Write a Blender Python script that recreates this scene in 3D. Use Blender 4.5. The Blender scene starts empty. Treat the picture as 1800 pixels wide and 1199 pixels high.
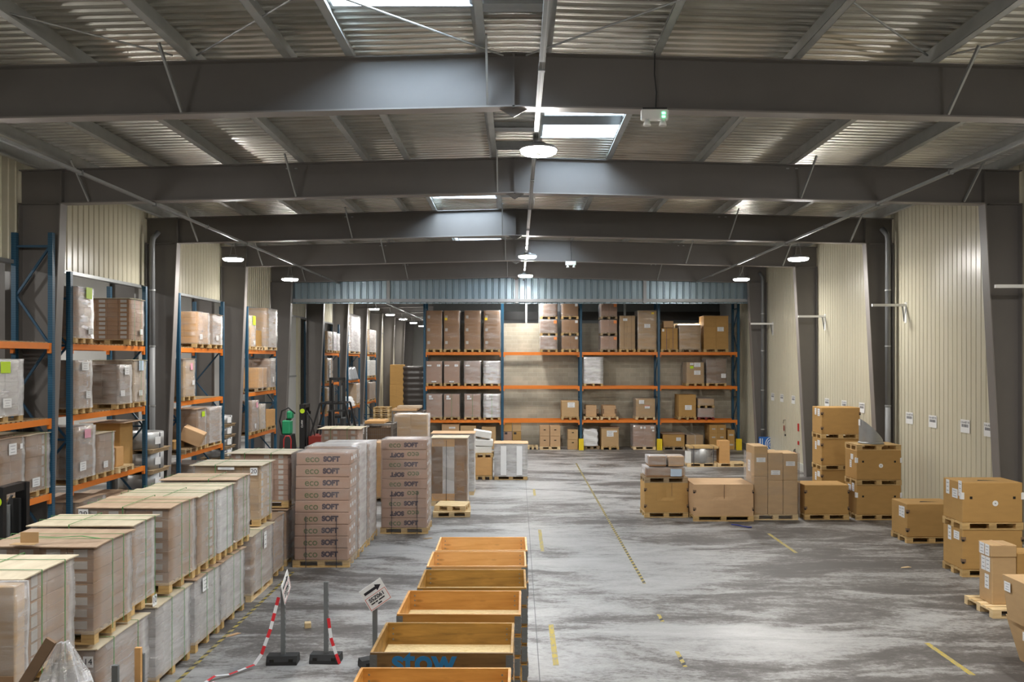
import bpy, math, random
from mathutils import Vector, Matrix, Euler
R = random.Random(11)
PI = math.pi
F, CX, CY, H = 1440.0, 909.0, 632.0, 4.24        # focal length in pixels of an 1800 px frame, horizon point, eye height
COL = bpy.context.scene.collection

def X(px, Y): return (px - CX) * Y / F
def Z(py, Y): return H - (py - CY) * Y / F
def YF(py): return F * H / (py - CY)

# ------------------------------------------------------------------ mesh builder
class MB:
    def __init__(s): s.v = []; s.f = []; s.m = []
    def add(s, vs, fs, m=0, center=None):
        b = len(s.v); s.v.extend([tuple(p) for p in vs])
        for f in fs:
            if center is not None:
                p = [Vector(vs[i]) for i in f]
                n = (p[1] - p[0]).cross(p[2] - p[0])
                c = sum(p, Vector()) / len(p)
                if n.dot(c - Vector(center)) < 0: f = tuple(reversed(f))
            s.f.append(tuple(b + i for i in f)); s.m.append(m)
        return s
    def box(s, x0, x1, y0, y1, z0, z1, m=0):
        vs = [(x, y, z) for x in (x0, x1) for y in (y0, y1) for z in (z0, z1)]
        fs = [(0, 1, 3, 2), (4, 6, 7, 5), (0, 4, 5, 1), (2, 3, 7, 6), (0, 2, 6, 4), (1, 5, 7, 3)]
        return s.add(vs, fs, m)
    def cbox(s, x0, x1, y0, y1, z0, z1, c=0.01, m=0):
        lo, hi = (x0, y0, z0), (x1, y1, z1)
        c = min(c, 0.3 * min(x1 - x0, y1 - y0, z1 - z0))
        vs = []; idx = {}
        for sx in (0, 1):
            for sy in (0, 1):
                for sz in (0, 1):
                    sg = (sx, sy, sz)
                    for a in range(3):
                        p = []
                        for k in range(3):
                            e = hi[k] if sg[k] else lo[k]
                            if k != a: e += -c if sg[k] else c
                            p.append(e)
                        idx[(sg, a)] = len(vs); vs.append(tuple(p))
        fs = []
        for a in range(3):
            b, d = (a + 1) % 3, (a + 2) % 3
            for sa in (0, 1):
                q = []
                for sb, sd in ((0, 0), (1, 0), (1, 1), (0, 1)):
                    g = [0, 0, 0]; g[a] = sa; g[b] = sb; g[d] = sd; q.append(idx[(tuple(g), a)])
                fs.append(tuple(q))
            for sa in (0, 1):
                for sb in (0, 1):
                    g0 = [0, 0, 0]; g0[a] = sa; g0[b] = sb; g0[d] = 0
                    g1 = list(g0); g1[d] = 1
                    g0 = tuple(g0); g1 = tuple(g1)
                    fs.append((idx[(g0, a)], idx[(g1, a)], idx[(g1, b)], idx[(g0, b)]))
        for sx in (0, 1):
            for sy in (0, 1):
                for sz in (0, 1):
                    fs.append(tuple(idx[((sx, sy, sz), a)] for a in range(3)))
        return s.add(vs, fs, m, center=((x0 + x1) / 2, (y0 + y1) / 2, (z0 + z1) / 2))
    def bar(s, p, q, w, h, m=0, up=(0, 0, 1)):
        p, q = Vector(p), Vector(q); d = (q - p).normalized(); u = Vector(up)
        if abs(d.dot(u)) > .98: u = Vector((1, 0, 0))
        r = d.cross(u).normalized(); u = r.cross(d)
        vs = []
        for e in (p, q):
            for a, b in ((-1, -1), (1, -1), (1, 1), (-1, 1)): vs.append(e + r * (a * w / 2) + u * (b * h / 2))
        fs = [(0, 1, 2, 3), (4, 5, 6, 7), (0, 1, 5, 4), (1, 2, 6, 5), (2, 3, 7, 6), (3, 0, 4, 7)]
        return s.add(vs, fs, m, center=(p + q) / 2)
    def tube(s, pts, r, n=8, m=0, caps=True):
        pts = [Vector(p) for p in pts]; rs = r if isinstance(r, (list, tuple)) else [r] * len(pts)
        vs = []; fs = []; pu = None
        for i, p in enumerate(pts):
            d = (pts[min(i + 1, len(pts) - 1)] - pts[max(i - 1, 0)]).normalized()
            if pu is None:
                u = Vector((0, 0, 1)) if abs(d.z) < .9 else Vector((1, 0, 0))
            else: u = pu
            a = d.cross(u).normalized(); b = a.cross(d).normalized(); pu = b
            for k in range(n):
                t = 2 * PI * k / n; vs.append(p + (a * math.cos(t) + b * math.sin(t)) * rs[i])
        for i in range(len(pts) - 1):
            for k in range(n):
                fs.append((i * n + k, i * n + (k + 1) % n, (i + 1) * n + (k + 1) % n, (i + 1) * n + k))
        if caps:
            fs.append(tuple(reversed(range(n)))); fs.append(tuple(range((len(pts) - 1) * n, len(pts) * n)))
        return s.add(vs, fs, m)
    def prism(s, poly, axis, a0, a1, m=0):
        """extrude a 2-D outline along axis 0/1/2; the two other axes in cyclic order"""
        n = len(poly); vs = []
        for a in (a0, a1):
            for (u, w) in poly:
                p = [0, 0, 0]; p[axis] = a; p[(axis + 1) % 3] = u; p[(axis + 2) % 3] = w; vs.append(tuple(p))
        fs = [tuple(reversed(range(n))), tuple(range(n, 2 * n))]
        for i in range(n): fs.append((i, (i + 1) % n, n + (i + 1) % n, n + i))
        return s.add(vs, fs, m)
    def lathe(s, prof, n=24, m=0, c=(0, 0, 0)):
        vs = []; fs = []
        for (r, z) in prof:
            for k in range(n):
                t = 2 * PI * k / n; vs.append((c[0] + r * math.cos(t), c[1] + r * math.sin(t), c[2] + z))
        for i in range(len(prof) - 1):
            for k in range(n): fs.append((i * n + k, i * n + (k + 1) % n, (i + 1) * n + (k + 1) % n, (i + 1) * n + k))
        return s.add(vs, fs, m)
    def gbox(s, x0, x1, y0, y1, z0, z1, nx, ny, nz, fn=None, top=True, bottom=True, m=0):
        """a box with gridded, displaceable walls"""
        key = {}; vs = []; fs = []
        def V(i, j, k):
            t = (i, j, k)
            if t not in key:
                p = Vector((x0 + (x1 - x0) * i / nx, y0 + (y1 - y0) * j / ny, z0 + (z1 - z0) * k / nz))
                key[t] = len(vs); vs.append(fn(p) if fn else p)
            return key[t]
        for i in range(nx):
            for k in range(nz):
                fs.append((V(i, 0, k), V(i + 1, 0, k), V(i + 1, 0, k + 1), V(i, 0, k + 1)))
                fs.append((V(i + 1, ny, k), V(i, ny, k), V(i, ny, k + 1), V(i + 1, ny, k + 1)))
        for j in range(ny):
            for k in range(nz):
                fs.append((V(nx, j, k), V(nx, j + 1, k), V(nx, j + 1, k + 1), V(nx, j, k + 1)))
                fs.append((V(0, j + 1, k), V(0, j, k), V(0, j, k + 1), V(0, j + 1, k + 1)))
        for i in range(nx):
            for j in range(ny):
                if top: fs.append((V(i, j, nz), V(i + 1, j, nz), V(i + 1, j + 1, nz), V(i, j + 1, nz)))
                if bottom: fs.append((V(i, j + 1, 0), V(i + 1, j + 1, 0), V(i + 1, j, 0), V(i, j, 0)))
        return s.add(vs, fs, m)
    def mesh(s, name, mats, smooth=False):
        me = bpy.data.meshes.new(name); me.from_pydata(s.v, [], s.f)
        for q in (mats if isinstance(mats, (list, tuple)) else [mats]): me.materials.append(MAT[q] if isinstance(q, str) else q)
        if any(s.m): me.polygons.foreach_set('material_index', s.m)
        if smooth: me.polygons.foreach_set('use_smooth', [True] * len(s.f))
        me.update(); return me
    def build(s, name, mats, parent=None, smooth=False, loc=(0, 0, 0)):
        return link(name, s.mesh(name, mats, smooth), parent, loc)

def link(name, me, parent=None, loc=(0, 0, 0), rot=None):
    o = bpy.data.objects.new(name, me); COL.objects.link(o)
    if parent is not None: o.parent = parent
    o.location = loc
    if rot: o.rotation_euler = rot
    return o
def tag(o, label, cat, group=None):
    o['label'] = label; o['category'] = cat
    if group: o['group'] = group
    return o
def thing(name, label, cat, loc=(0, 0, 0), rotz=0.0, group=None):
    o = bpy.data.objects.new(name, None); COL.objects.link(o); o.location = loc; o.rotation_euler = (0, 0, rotz)
    o.empty_display_size = .1
    return tag(o, label, cat, group)
def struct(o, label=None):
    o['kind'] = 'structure'
    if label: o['label'] = label
    return o
CACHE = {}
def cached(key, fn):
    if key not in CACHE: CACHE[key] = fn()
    return CACHE[key]

# ------------------------------------------------------------------ materials
MAT = {}
class NT:
    def __init__(s, name):
        s.m = bpy.data.materials.new(name); s.m.use_nodes = True; s.t = s.m.node_tree
        s.b = s.t.nodes['Principled BSDF']; s.out = s.t.nodes['Material Output']; MAT[name] = s.m
    def n(s, typ, ins=None, **props):
        nd = s.t.nodes.new(typ)
        for k, v in props.items(): setattr(nd, k, v)
        for k, v in (ins or {}).items():
            sk = nd.inputs[k]
            if isinstance(v, bpy.types.NodeSocket): s.t.links.new(v, sk)
            else: sk.default_value = v
        return nd
    def set(s, k, v):
        if isinstance(v, bpy.types.NodeSocket): s.t.links.new(v, s.b.inputs[k])
        else: s.b.inputs[k].default_value = v
    def coord(s, scale=(1, 1, 1), kind='Object', loc=(0, 0, 0)):
        c = s.n('ShaderNodeTexCoord'); mp = s.n('ShaderNodeMapping', {'Vector': c.outputs[kind], 'Scale': scale, 'Location': loc}); return mp.outputs[0]
    def noise(s, vec, scale, detail=4, rough=.55, dist=0.0):
        return s.n('ShaderNodeTexNoise', {'Vector': vec, 'Scale': scale, 'Detail': detail, 'Roughness': rough, 'Distortion': dist}).outputs[0]
    def ramp(s, fac, stops):
        r = s.n('ShaderNodeValToRGB', {'Fac': fac}); e = r.color_ramp.elements
        while len(e) < len(stops): e.new(.5)
        for el, (p, c) in zip(e, stops):
            el.position = p; el.color = (c, c, c, 1) if isinstance(c, (int, float)) else (*c, 1)
        return r.outputs[0]
    def math(s, op, a, b=0.0, c=0.0, clamp=False):
        nd = s.n('ShaderNodeMath', operation=op, use_clamp=clamp)
        for i, v in enumerate((a, b, c)):
            if isinstance(v, bpy.types.NodeSocket): s.t.links.new(v, nd.inputs[i])
            else: nd.inputs[i].default_value = v
        return nd.outputs[0]
    def mix(s, fac, a, b, blend='MIX'):
        nd = s.n('ShaderNodeMix', data_type='RGBA', blend_type=blend)
        for k, v in ((0, fac), (6, a), (7, b)):
            if isinstance(v, bpy.types.NodeSocket): s.t.links.new(v, nd.inputs[k])
            elif k == 0: nd.inputs[0].default_value = v
            else: nd.inputs[k].default_value = (*v, 1) if len(v) == 3 else v
        return nd.outputs[2]
    def bump(s, h, strength=.3, dist=.01):
        bp = s.n('ShaderNodeBump', {'Height': h, 'Strength': strength, 'Distance': dist}); s.set('Normal', bp.outputs[0])

def hexc(h):
    c = [int(h[i:i + 2], 16) / 255 for i in (0, 2, 4)]
    return tuple(x / 12.92 if x <= .04045 else ((x + .055) / 1.055) ** 2.4 for x in c)
def plain(name, col, rough=.5, metal=0.0, var=0.0, scale=5.0, spec=.5, rnd=0.0):
    t = NT(name); t.set('Roughness', rough); t.set('Metallic', metal); t.set('Specular IOR Level', spec)
    c = (*col, 1)
    if var or rnd:
        out = None
        if var:
            nz = t.noise(t.coord(), scale, 5)
            out = t.mix(nz, tuple(x * (1 - var) for x in col), tuple(min(1, x * (1 + var)) for x in col))
        if rnd:
            oi = t.n('ShaderNodeObjectInfo').outputs['Random']
            g = t.math('MULTIPLY_ADD', oi, 2 * rnd, 1 - rnd)
            comb = t.n('ShaderNodeCombineColor', {0: g, 1: g, 2: g}).outputs[0]
            out = t.mix(1.0, out if out is not None else col, comb, 'MULTIPLY')
        t.set('Base Color', out)
    else: t.set('Base Color', c)
    return t
def board_mat(name, c1, c2, sc=(2, 2, 14), rough=.6, knots=False):
    t = NT(name); v = t.coord(sc); nz = t.noise(v, 1.6, 6, .6, .4)
    oi = t.n('ShaderNodeObjectInfo').outputs['Random']
    g = t.math('MULTIPLY_ADD', oi, .3, .85)
    cc = t.ramp(nz, [(.3, c1), (.68, c2)])
    if knots:
        vo = t.n('ShaderNodeTexVoronoi', {'Vector': t.coord((3.2, 3.2, 9)), 'Scale': 1.0}).outputs['Distance']
        k = t.ramp(vo, [(.08, 1.0), (.20, 0.0)])
        cc = t.mix(t.math('MULTIPLY', k, .55), cc, tuple(x * .35 for x in c1))
    comb = t.n('ShaderNodeCombineColor', {0: g, 1: g, 2: g}).outputs[0]
    t.set('Base Color', t.mix(1.0, cc, comb, 'MULTIPLY')); t.set('Roughness', rough)
def card_mat(name, col, rough=.75, rnd=.07):
    t = NT(name); nz = t.noise(t.coord((1, 1, 3)), 3.0, 5)
    c = t.mix(nz, tuple(x * .86 for x in col), tuple(x * 1.12 for x in col))
    oi = t.n('ShaderNodeObjectInfo').outputs['Random']; g = t.math('MULTIPLY_ADD', oi, 2 * rnd, 1 - rnd)
    comb = t.n('ShaderNodeCombineColor', {0: g, 1: g, 2: g}).outputs[0]
    t.set('Base Color', t.mix(1.0, c, comb, 'MULTIPLY')); t.set('Roughness', rough); t.set('Specular IOR Level', .25)
def film_mat(name, base=.1, graz=.6, streak=.5, tint=(.86, .85, .86), sc=(1.2, 1.2, 3.5)):
    t = NT(name); t.t.nodes.remove(t.b)
    lw = t.n('ShaderNodeLayerWeight', {'Blend': .5}).outputs['Facing']
    c = t.n('ShaderNodeTexCoord').outputs['Object']
    v = t.n('ShaderNodeMapping', {'Vector': c, 'Rotation': (.35, .42, 0), 'Scale': (1.0, 1.0, 5.5)}).outputs[0]
    v2 = t.n('ShaderNodeMapping', {'Vector': c, 'Rotation': (-.2, -.3, 0), 'Scale': (1.6, 1.6, 14)}).outputs[0]
    st = t.ramp(t.noise(v, 1.3, 6, .6, .15), [(.38, 0.0), (.78, 1.0)])
    s2 = t.ramp(t.noise(v2, 2.2, 3, .5, .1), [(.60, 0.0), (.72, 1.0)])
    f = t.math('ADD', t.math('MULTIPLY', t.math('POWER', lw, 2.0), graz), base)
    f = t.math('ADD', f, t.math('MULTIPLY', st, streak))
    f = t.math('ADD', f, t.math('MULTIPLY', s2, streak * .35), clamp=True)
    bp = t.n('ShaderNodeBump', {'Height': t.noise(v2, 3, 5, .6, .3), 'Strength': .6, 'Distance': .03}).outputs[0]
    tr = t.n('ShaderNodeBsdfTransparent', {'Color': (.97, .97, .97, 1)}).outputs[0]
    df = t.n('ShaderNodeBsdfDiffuse', {'Color': (*tint, 1)}).outputs[0]
    gl = t.n('ShaderNodeBsdfGlossy', {'Color': (.9, .9, .9, 1), 'Roughness': .16, 'Normal': bp}).outputs[0]
    m1 = t.n('ShaderNodeMixShader', {0: .45, 1: df, 2: gl}).outputs[0]
    m2 = t.n('ShaderNodeMixShader', {0: f, 1: tr, 2: m1}).outputs[0]
    t.t.links.new(m2, t.out.inputs[0])
def emit(name, col, strength):
    t = NT(name); t.set('Base Color', (*col, 1)); t.set('Emission Color', (*col, 1)); t.set('Emission Strength', strength)

card_mat('card_brown', (.33, .185, .095)); card_mat('card_grey', (.33, .20, .112)); card_mat('card_tan', (.50, .33, .17))
card_mat('card_kraft', (.46, .27, .095)); card_mat('card_peach', (.56, .36, .20)); card_mat('card_orange', (.62, .35, .14)); card_mat('card_dark', (.22, .14, .085))
card_mat('card_rose', (.42, .27, .20)); card_mat('card_pale', (.55, .43, .31)); card_mat('card_white', (.7, .69, .66)); card_mat('card_greywhite', (.55, .53, .52))
board_mat('pallet', (.42, .26, .10), (.62, .42, .18)); board_mat('pallet_new', (.62, .44, .22), (.75, .57, .33)); board_mat('pallet_old', (.26, .18, .10), (.42, .30, .17))
board_mat('ply_pale', (.50, .42, .29), (.63, .54, .39), (5, 1.5, 5)); board_mat('ply_brown', (.38, .255, .165), (.47, .33, .22), (5, 1.5, 5))
board_mat('pine', (.36, .155, .026), (.55, .275, .068), (1.2, 6, 9), .5, True); board_mat('pine_worn', (.17, .088, .014), (.40, .215, .045), (1.2, 6, 9), .55, True)
board_mat('pine_light', (.52, .27, .085), (.68, .39, .16), (1.2, 6, 9), .5, True); board_mat('pine_dark', (.11, .06, .022), (.24, .14, .05), (1.2, 6, 9), .6, True)
t = NT('osb'); nz = t.noise(t.coord((9, 30, 9)), 2.0, 6, .7, 1.5); t.set('Base Color', t.ramp(nz, [(.25, (.42, .28, .11)), (.5, (.66, .50, .25)), (.75, (.80, .66, .42))])); t.set('Roughness', .7)
film_mat('film', .05, .66, .30, (.84, .81, .79)); film_mat('film_heavy', .12, .74, .42, (.84, .82, .81)); film_mat('film_light', .03, .46, .14, (.80, .78, .76)); film_mat('film_white', .45, .4, .5, (.80, .79, .80)); film_mat('film_sheet', .25, .6, .6, (.7, .7, .72))
plain('steel_frame', (.138, .127, .119), .40, 0, .10, 2.0, .5); plain('steel_frame_lit', (.215, .196, .186), .42, 0, .10, 2.0, .5); plain('galv', (.36, .37, .37), .42, .55, .18, 4.0); plain('galv_dark', (.19, .20, .20), .5, .4, .2, 3.0)  # the flange copy of the frame steel is lightened to imitate lamplight
plain('purlin', (.40, .41, .40), .42, .4, .25, 3.0)
t = NT('deck'); v = t.coord((.5, 4, 1)); nz = t.noise(v, 2.0, 5); t.set('Base Color', t.ramp(nz, [(.3, (.60, .58, .52)), (.7, (.82, .80, .73))])); t.set('Metallic', .7); t.set('Roughness', .30)
plain('cladding', (.60, .56, .43), .30, 0, .04, 1.0); plain('cladding_far', (.62, .62, .60), .5, 0, .06, .6)
plain('fascia', (.27, .35, .40), .32, .6, .06, 1.2); plain('fascia_trim', (.30, .31, .32), .4, .3)
plain('rack_orange', (.80, .22, .022), .4, 0, .08, 3.0)
t = NT('rack_blue'); c = t.n('ShaderNodeTexCoord').outputs['Object']; sz = t.n('ShaderNodeSeparateXYZ', {0: c}).outputs[2]
fr = t.math('FRACT', t.math('MULTIPLY', sz, 20.0)); hole = t.math('LESS_THAN', fr, .38)
t.set('Base Color', t.mix(t.math('MULTIPLY', hole, .8), (.013, .066, .125), (.026, .10, .165))); t.set('Roughness', .4)
plain('brace_blue', (.02, .07, .13), .45); plain('yellow_paint', (.85, .62, .02), .45, 0, .1); plain('black_plastic', (.012, .012, .013), .4, 0, .2); plain('black_rubber', (.02, .02, .02), .7)
plain('black_film', (.045, .038, .034), .3, 0, .3, 6); plain('red_paint', (.22, .022, .015), .4, 0, .15); plain('bright_red', (.48, .022, .02), .4); plain('green_paint', (.015, .26, .11), .45); plain('lime', (.52, .75, .02), .5)
plain('label_white', (.80, .80, .80), .55, 0, .06, 30); plain('label_dull', (.50, .47, .43), .6); plain('label_blue', (.50, .62, .75), .5); plain('label_pink', (.80, .38, .48), .5); plain('label_red', (.75, .10, .05), .5); plain('label_orange', (.85, .28, .08), .5); plain('label_yellow', (.85, .62, .04), .5)
plain('strap_green', (.075, .24, .065), .5); plain('strap_dark', (.03, .035, .05), .45); plain('strap_blue', (.03, .04, .22), .45)
plain('ink_black', (.015, .014, .02), .6); plain('ink_green', (.11, .13, .05), .6); plain('ink_purple', (.055, .035, .05), .6); plain('ink_blue', (.02, .20, .47), .6); plain('ink_red', (.55, .02, .02), .6); plain('ink_grey', (.2, .2, .22), .6)
plain('white_paint', (.78, .78, .76), .45, 0, .04); plain('paper_white', (.8, .8, .79), .6); plain('tape_white', (.82, .82, .82), .4); plain('tape_red', (.70, .03, .04), .4)
plain('blue_sign', (.02, .12, .42), .4); plain('grey_plastic', (.30, .30, .31), .5); plain('tarp_grey', (.30, .31, .33), .35, 0, .3, 5); plain('mesh_wire', (.20, .18, .16), .45, .6); plain('pipe_grey', (.16, .165, .17), .4, .2, .1); plain('pipe_light', (.23, .235, .24), .5, .0)
plain('steel_roll', (.40, .40, .395), .42, .45, .15, 6); plain('dark_hole', (.012, .010, .008), .9); plain('concrete_kerb', (.50, .50, .46), .7, 0, .1)
t = NT('marking_yellow'); wz = t.noise(t.coord((6, 3, 1)), 3.0, 6, .7); t.set('Base Color', t.mix(t.ramp(wz, [(.36, 0.0), (.56, 1.0)]), (.25, .235, .19), (.46, .34, .05))); t.set('Roughness', .6)
plain('marking_black', (.05, .048, .045), .6)
emit('lamp_glow', (1.0, .97, .92), 90.0); emit("sky_panel", (.70, .85, 1.0), 11.0); emit('tube_glow', (1.0, .88, .72), 22.0); emit('led_green', (.1, 1.0, .35), 3.0)

# concrete floor: grey slab with dark tyre-dirt bands, polished pale patches and saw-cut joints
t = NT('concrete'); 
wv = t.noise(t.coord((.30, .55, 1)), .8, 3)
v0 = t.coord((.33, 1.15, 1)); vv = t.n('ShaderNodeVectorMath', {0: v0, 1: t.n('ShaderNodeCombineXYZ', {1: t.math('MULTIPLY', wv, 1.6)}).outputs[0]}, operation='ADD').outputs[0]
a = t.noise(vv, .75, 9, .66, .7); b2 = t.noise(t.coord((.85, 2.1, 1)), 2.2, 9, .75, .5); cpatch = t.noise(t.coord((.14, .22, 1), loc=(3.1, .4, 0)), 1.0, 2)
s1 = t.math('ADD', t.math('MULTIPLY', a, .62), t.math('ADD', t.math('MULTIPLY', b2, .24), t.math('MULTIPLY', cpatch, .26)))
grit = t.noise(t.coord((2.2, 3.6, 1)), 5.0, 10, .8, .3); s1 = t.math('ADD', s1, t.math('MULTIPLY', t.math('SUBTRACT', grit, .5), .24))
side = t.ramp(t.math('MULTIPLY_ADD', t.n('ShaderNodeSeparateXYZ', {0: t.n('ShaderNodeTexCoord').outputs['Object']}).outputs[0], .05, .42), [(.46, 0.0), (.72, 1.0)]); s1 = t.math('SUBTRACT', s1, t.math('MULTIPLY', side, .038))
base = t.ramp(s1, [(.478, (.085, .076, .070)), (.520, (.145, .134, .125)), (.548, (.26, .25, .24)), (.60, (.345, .337, .325)), (.72, (.42, .412, .40))])
fine = t.noise(t.coord((5, 9, 1)), 6, 8, .75)
base = t.mix(.35, base, t.ramp(fine, [(.3, .28), (.7, .72)]), 'SOFT_LIGHT')
sx = t.n('ShaderNodeSeparateXYZ', {0: t.n('ShaderNodeTexCoord').outputs['Object']}).outputs
jx = t.math('LESS_THAN', t.math('ABSOLUTE', t.math('SUBTRACT', sx[0], .30)), .007)
jy = t.math('LESS_THAN', t.math('ABSOLUTE', t.math('SUBTRACT', t.math('FRACT', t.math('MULTIPLY', t.math('SUBTRACT', sx[1], 18.4), 1 / 6.0)), .0)), .0013)
base = t.mix(t.math('MULTIPLY', jx, .8), base, (.04, .04, .042)); base = t.mix(t.math('MULTIPLY', jy, .6), base, (.06, .06, .06))
t.set('Base Color', base); t.set('Roughness', t.ramp(s1, [(.44, .55), (.7, .34)])); t.bump(fine, .15, .004)
# concrete block wall
t = NT('blockwork'); cx = t.n('ShaderNodeSeparateXYZ', {0: t.n('ShaderNodeTexCoord').outputs['Object']}).outputs
vec = t.n('ShaderNodeCombineXYZ', {0: cx[0], 1: cx[2]}).outputs[0]
bk = t.n('ShaderNodeTexBrick', {'Vector': vec, 'Color1': (.44, .40, .315, 1), 'Color2': (.38, .345, .27, 1), 'Mortar': (.47, .44, .36, 1), 'Scale': 1.0, 'Mortar Size': .009, 'Brick Width': .5, 'Row Height': .2, 'Bias': 0.0})
nz = t.noise(t.coord((1, 1, 1)), 1.2, 6); t.set('Base Color', t.mix(.5, bk.outputs[0], t.ramp(nz, [(.3, .32), (.7, .68)]), 'OVERLAY')); t.set('Roughness', .85)
bp = t.n('ShaderNodeBump', {'Height': bk.outputs[1], 'Strength': .4, 'Distance': .01}); bp.invert = True; t.set('Normal', bp.outputs[0])
EXPO = 1.95
# ------------------------------------------------------------------ the building shell
WR, WL = 10.87, -10.75                 # wall planes
FY = [11.7 + 6.0 * k for k in range(12)]
def roof_z(x): return 8.59 - .0262 * abs(x + .05)      # rafter top
PUR = .28
sb = struct
fl = MB().add([(-20, -14, 0), (WR + .3, -14, 0), (WR + .3, 84, 0), (-20, 84, 0)], [(0, 1, 2, 3)]).build('floor', 'concrete'); sb(fl, 'grey concrete slab with dark tyre dirt bands')

def sheet_profile(a0, a1, pitch, pts):
    out = []; n = int((a1 - a0) / pitch) + 1
    for i in range(n):
        for t, d in pts:
            a = a0 + (i + t) * pitch
            if a <= a1 and a >= a0: out.append((a, d))
    out.append((a1, pts[0][1])); return out
def wall_y(name, x, sgn, y0, y1, z0, z1, pitch, pts, m, label):      # a ribbed sheet in a Y-Z plane, facing sgn
    b = MB(); pr = sheet_profile(y0, y1, pitch, pts); vs = []; fs = []
    for (a, d) in pr: vs += [(x + sgn * d, a, z0), (x + sgn * d, a, z1)]
    for i in range(len(pr) - 1): fs.append((2 * i, 2 * i + 2, 2 * i + 3, 2 * i + 1))
    b.add(vs, fs); b.box(min(x - sgn * .02, x - sgn * .08), max(x - sgn * .02, x - sgn * .08), y0, y1, z0, z1)
    return sb(b.build(name, m), label)
groove = [(0, 0), (.04, -.03), (.10, -.03), (.14, 0)]
wall_y('wall_right', WR, -1, -14, 40.2, 0, 8.6, .21, groove, 'cladding', 'cream ribbed cladding wall')
rib = [(0, 0), (.12, 0), (.2, .02), (.34, .02), (.42, 0)]
wall_y('wall_left', WL, 1, -14, 84, 6.36, 8.6, .25, rib, 'cladding', 'cream ribbed cladding hanging above the racking')
sb(MB().box(WL - .12, WL + .06, -14, 84, 6.28, 6.36).build('trim_1', 'galv'), 'edge flashing below the hanging cladding')
b = MB(); b.box(-4.55, WR, 39.85, 40.05, 0, 6.0); sb(b.build('wall_back', 'blockwork'), 'bare concrete block wall')
sb(MB().box(-20, WR + .2, 84, 84.2, 0, 9).build('wall_end', 'cladding_far')); sb(MB().box(-20, WR + .2, -14.2, -14, 0, 9).build('wall_front', 'cladding'))
sb(MB().box(-20.2, -20, -14, 84, 0, 9).build('wall_side', 'cladding_far')); sb(MB().box(WR, WR + .2, 40, 84, 0, 9).build('wall_beyond', 'cladding_far'))
sb(MB().box(-20, WL - .1, -14, 84, 8.0, 8.1).build('ceiling_side', 'cladding_far'))
b = MB(); b.box(WR - .10, WR - .02, -14, 40, 0, .28); sb(b.build('baseboard_right', 'concrete_kerb'), 'pale concrete kerb along the cream wall')
# grey lining panel, post and opening in the bay just past the last frame
sb(MB().box(WL - .05, WL + .02, 37.4, 39.75, 0, 6.28).build('wall_lining', 'cladding_far')); sb(MB().box(WL - .05, WL + .12, 39.8, 40.2, 0, 6.28).build('trim_2', 'cladding'))
sb(MB().box(WL - .02, WL + .05, 37.4, 39.75, 3.4, 3.48).build('trim_3', 'galv'))

# ---- roof deck with openings for the skylights
SKY = [(-2.38, -.50, 8.5, 10.6), (.46, 2.0, 14.9, 16.9), (-2.38, -.50, 21.2, 23.25), (.46, 2.0, 26.4, 28.4), (-2.2, -.50, 30.0, 32.0), (.46, 2.0, 39, 41), (-2.38, -.5, 45, 47)]
prof = [(0, 0), (.34, 0), (.44, .075), (.80, .075), (.90, 0)]
def deck_patch(b, x0, x1, y0, y1):
    pr = sheet_profile(y0, y1, .2, prof); vs = []; fs = []
    for (a, d) in pr: vs += [(x0, a, roof_z(x0) + PUR + d), (x1, a, roof_z(x1) + PUR + d)]
    for i in range(len(pr) - 1): fs.append((2 * i, 2 * i + 1, 2 * i + 3, 2 * i + 2))
    b.add(vs, fs)
b = MB()
deck_patch(b, -11.0, -2.38, -14, 84); deck_patch(b, 2.0, 11.1, -14, 84); deck_patch(b, -.50, -.05, -14, 84); deck_patch(b, -.05, .46, -14, 84)
for side in (0, 1):
    xs = (-2.38, -.50) if side == 0 else (.46, 2.0); y = -14
    for s in [q for q in SKY if (q[0] < 0) == (side == 0)]:
        deck_patch(b, xs[0], xs[1], y, s[2]); y = s[3]
    deck_patch(b, xs[0], xs[1], y, 84)
sb(b.build('ceiling', 'deck'), 'galvanised corrugated roof deck')
for i, (x0, x1, y0, y1) in enumerate(SKY):
    zc = roof_z((x0 + x1) / 2) + PUR - .02; zt = zc + .6
    o = bpy.data.objects.new('window_%d' % (i + 1), None); COL.objects.link(o); o.location = ((x0 + x1) / 2, (y0 + y1) / 2, zc); sb(o, 'roof skylight over the aisle')
    hx, hy = (x1 - x0) / 2, (y1 - y0) / 2
    u = MB(); e = .03
    u.box(-hx - e, -hx, -hy - e, hy + e, 0, .6); u.box(hx, hx + e, -hy - e, hy + e, 0, .6); u.box(-hx, hx, -hy - e, -hy, 0, .6); u.box(-hx, hx, hy, hy + e, 0, .6)
    u.build('upstand', 'galv', o)
    MB().box(-hx - e, hx + e, -hy - e, hy + e, .6, .63).build('dome', 'sky_panel', o)
    MB().box(-hx, hx, -hy * .42, hy * .18, .03, .06).build('opening_bar', 'galv_dark', o)

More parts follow.
